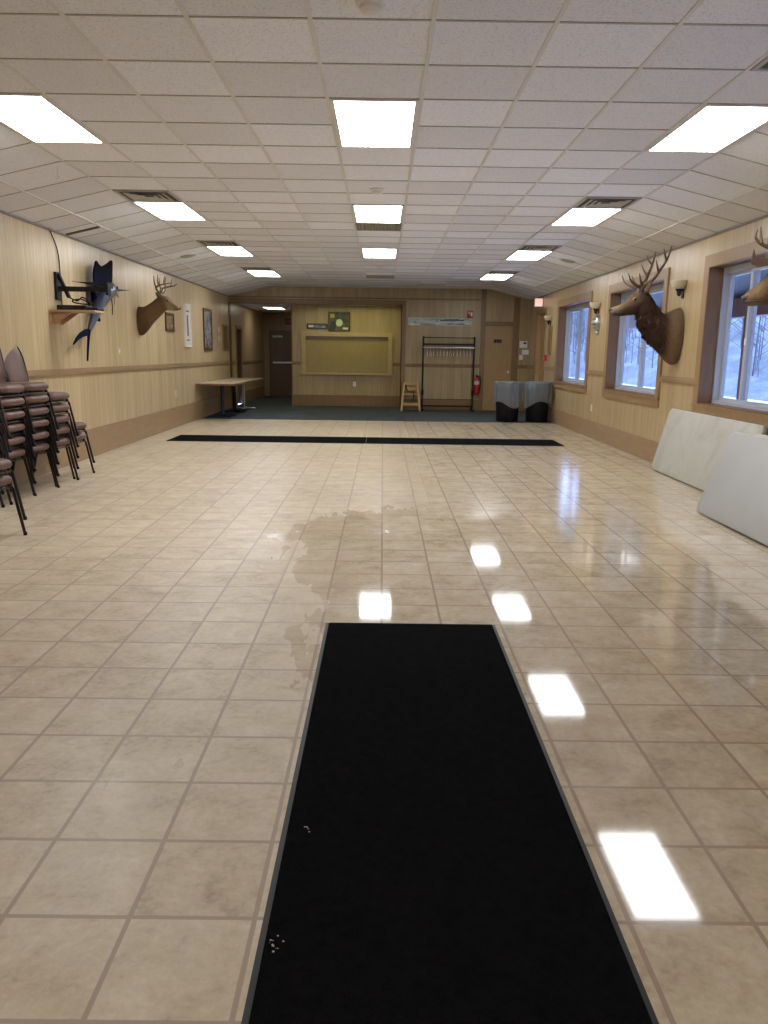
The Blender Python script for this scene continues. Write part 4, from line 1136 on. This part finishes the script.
# ================================================================== TELEVISION BRACKET, SHELF, BOX, CABLE
t = thing('television_bracket', 'empty black television bracket sticking out above the small shelf', 'bracket', (XL, 9.66, 2.15))
m = MB(); m.box(.001, -.07, -.16, .03, .07, .16, .004); m.build('wall_plate', 'black_metal', t)
m = MB(); m.bar((.03, 0, -.03), (.62, 0, -.035), .045, .058); m.build('bracket_arm', 'black_metal', t)
m = MB(); m.bar((.03, 0, .14), (.15, -.02, -.13), .035, .035); m.build('bracket_brace', 'black_metal', t)
m = MB(); m.rings([[(.20, -.03, .055), (.20, .05, .055), (.20, .05, .06), (.20, -.03, .06)], [(.60, .02, .045), (.60, .22, .045), (.60, .22, -.01), (.60, .02, -.01)]]); m.build('tilt_plate', 'black_metal', t)
m = MB(); m.box(.60, -.06, -.10, .63, .06, .03, .004); m.build('screen_plate', 'black_metal', t)
t = thing('wall_shelf', 'small bare wooden wall shelf under the television bracket', 'shelf', (XL, 9.58, 1.865))
m = MB(); m.box(.001, -.20, -.022, .54, .15, .0, .003); m.build('shelf_board', 'shelf_wood', t)
for s in (-1, 1):
    m = MB(); m.prism([(.022, -.17), (.055, -.15), (.24, -.022), (.022, -.022)], s*.11-.011, s*.11+.011, 'y'); m.build('shelf_bracket', 'shelf_wood', t)
m = MB(); m.box(.001, -.20, -.15, .020, .15, -.022, .002); m.build('wall_cleat', 'shelf_wood', t)
t = thing('receiver_box', 'black receiver box lying on the small wooden shelf', 'receiver', (XL+.235, 9.58, 1.865))
m = MB(); m.box(-.17, -.12, .004, .17, .12, .058, .006); m.build('receiver_case', 'black_metal', t)
m = MB(); m.box(-.10, -.122, .018, .02, -.119, .04); m.build('receiver_display', 'black_gloss', t)
t = thing('cable_box', 'flat black box at the outer end of the small wooden shelf', 'cable box', (XL+.47, 9.58, 1.865))
m = MB(); m.box(-.07, -.11, .002, .07, .11, .032, .005); m.build('box_case', 'black_metal', t)
m = MB(); m.box(.062, -.06, .010, .072, .06, .024); m.build('box_front', 'black_gloss', t)
m = MB()
m.tube(crom([(XL+.012, 9.52, 2.79), (XL+.012, 9.62, 2.70), (XL+.012, 9.72, 2.58), (XL+.012, 9.76, 2.45), (XL+.012, 9.765, 2.28), (XL+.012, 9.765, 2.10), (XL+.012, 9.76, 1.96), (XL+.012, 9.76, 1.93)], 5), .007)
tag(m.build('power_cable', 'black_metal', None, True), 'dark cable running down the panelling from the ceiling to the television bracket', 'cable')
m = MB()
m.tube(crom([(XL+.16, 9.62, 2.02), (XL+.26, 9.60, 1.98), (XL+.33, 9.58, 2.02), (XL+.40, 9.60, 1.97), (XL+.36, 9.64, 1.945), (XL+.24, 9.62, 1.955), (XL+.20, 9.60, 1.98), (XL+.30, 9.62, 2.0), (XL+.40, 9.63, 1.95), (XL+.38, 9.62, 1.935)], 5), .008)
tag(m.build('looped_cable', 'black_metal', None, True), 'loose black cable looped above the box on the small shelf', 'cable')

# ================================================================== OUTSIDE
struct(box('ground', 'snow', XR+.27, -20, -.6, 120, 160, -.35))
struct(box('porch_deck', 'deck', XR+.27, -6, -.35, 6.2, 20.5, -.12))
m = MB(); m.prism([(XR+.27, 2.74), (6.25, 2.32), (6.25, 2.44), (XR+.27, 2.90)], -6, 20.5, 'y'); struct(m.build('porch_roof', 'porch'))
struct(box('porch_beam', 'redwood', 5.8, -6, 2.08, 5.98, 20.5, 2.38))
for k in range(8):
    y = -4.33 + 3.45*k; struct(box('porch_post', 'redwood', 5.83, y-.06, -.12, 5.95, y+.06, 2.10))
m = MB(); hs = []
for i in range(41):
    row = []
    for j in range(25):
        y = -30 + 210*i/40; x = 16 + 84*j/24
        h = -.4 + 30*(1-math.exp(-max(0, x-18)/30)) + 1.2*math.sin(y*.11 + j*.4) * min(1, max(0, (x-18)/14)) + .8*math.sin(y*.27+1.3*j)*min(1, max(0, (x-18)/14))
        row.append((x, y, h if x > 18 else -.45))
    hs.append(row)
m.rings([r + [(100, r[0][1], -6), (16, r[0][1], -6)] for r in hs]); struct(m.build('hill', 'hill', None, True))
m = MB(); rt = random.Random(3)
for k in range(1300):
    x = 18.6 + 26*rt.random()**1.6; y = rt.uniform(8, 135)
    z = -.8 + 30*(1-math.exp(-max(0, x-18)/30)); H = rt.uniform(3.5, 8); r = rt.uniform(.018, .05)
    lean = rt.uniform(-.4, .4)
    m.tube([(x, y, z), (x, y+lean*.4, z+H*.5), (x, y+lean, z+H)], [r, r*.6, r*.12], 5)
    for q in range(9):
        t_ = rt.uniform(.25, .9); a = rt.uniform(0, 2*PI); L = H*.22*(1.1-t_)*2
        b = (x, y+lean*t_, z+H*t_); m.tube([b, (b[0]+L*math.cos(a), b[1]+L*math.sin(a), b[2]+L*.7)], [r*.4, r*.08], 4)
o = m.build('woods', 'bark', None, True); o['kind'] = 'stuff'; tag(o, 'bare grey winter trees on the snowy hillside outside the windows', 'trees')
pt0 = None
for k, (x, y, lab) in enumerate(((5.35, 12.3, 'snow dusted picnic table on the porch seen through the nearest window'), (5.30, 17.2, 'snow dusted picnic table on the porch seen low through the middle window'))):
    if pt0 is None:
        pt0 = thing('picnic_table', lab, 'picnic table', (x, y, -.12), 0, 'picnic tables on the porch')
        m = MB()
        for q in range(5): m.box(-.36+.146*q, -.9, .70, -.36+.14+.146*q, .9, .74)
        m.build('table_top', 'redwood', pt0)
        for s in (-1, 1):
            m = MB(); m.box(s*.68-.13, -.9, .40, s*.68+.13, .9, .44); m.build('bench', 'redwood', pt0)
            m = MB(); m.bar((-.62, s*.65, 0), (.22, s*.65, .70), .04, .09, (0, 1, 0)); m.bar((.62, s*.70, 0), (-.22, s*.70, .70), .04, .09, (0, 1, 0)); m.box(-.78, s*.675-.02, .33, .78, s*.675+.02, .40); m.build('leg', 'redwood', pt0)
        m = MB(); m.box(-.34, -.88, .74, .36, .88, .79, .02); m.build('snow_cover', 'snow', pt0)
    else: dup(pt0, (x, y, -.12), 0, lab)

# ================================================================== LIGHT, WORLD, CAMERA
W_ = bpy.data.worlds.new('overcast sky'); bpy.context.scene.world = W_; W_.use_nodes = True
bg = W_.node_tree.nodes['Background']; bg.inputs[0].default_value = (.33, .51, 1.0, 1); bg.inputs[1].default_value = 9.0

S = bpy.context.scene
cam = bpy.data.objects.new('camera', bpy.data.cameras.new('camera')); C.objects.link(cam); S.camera = cam
cam.data.sensor_fit = 'HORIZONTAL'; cam.data.sensor_width = 36; cam.data.lens = 36*780.96/768
cam.data.clip_start = .05; cam.data.clip_end = 400
p_, r_, y_ = -.1998, -.0137, -.0041
Rz = Matrix.Rotation(y_, 3, 'Z'); Rx = Matrix.Rotation(p_, 3, 'X')
cr, sr_ = math.cos(r_), math.sin(r_)
Ry = Matrix(((cr, 0, sr_), (0, 1, 0), (-sr_, 0, cr)))
B = Rz @ Rx @ Ry
X, F, U = B.col[0], B.col[1], B.col[2]
cam.matrix_world = Matrix(((X.x, U.x, -F.x, 0), (X.y, U.y, -F.y, 0), (X.z, U.z, -F.z, 1.4116), (0, 0, 0, 1)))

S.view_settings.view_transform = 'Standard'; S.view_settings.look = 'None'
S.view_settings.exposure = 0.0; S.view_settings.gamma = 1.0
try: S.view_settings.use_curve_mapping = False
except Exception: pass
S.cycles.use_denoising = True
try: S.cycles.denoiser = 'OPENIMAGEDENOISE'
except Exception: pass
S.cycles.max_bounces = 10; S.cycles.diffuse_bounces = 6; S.cycles.glossy_bounces = 4; S.cycles.transparent_max_bounces = 12
S.cycles.sample_clamp_indirect = 8.0
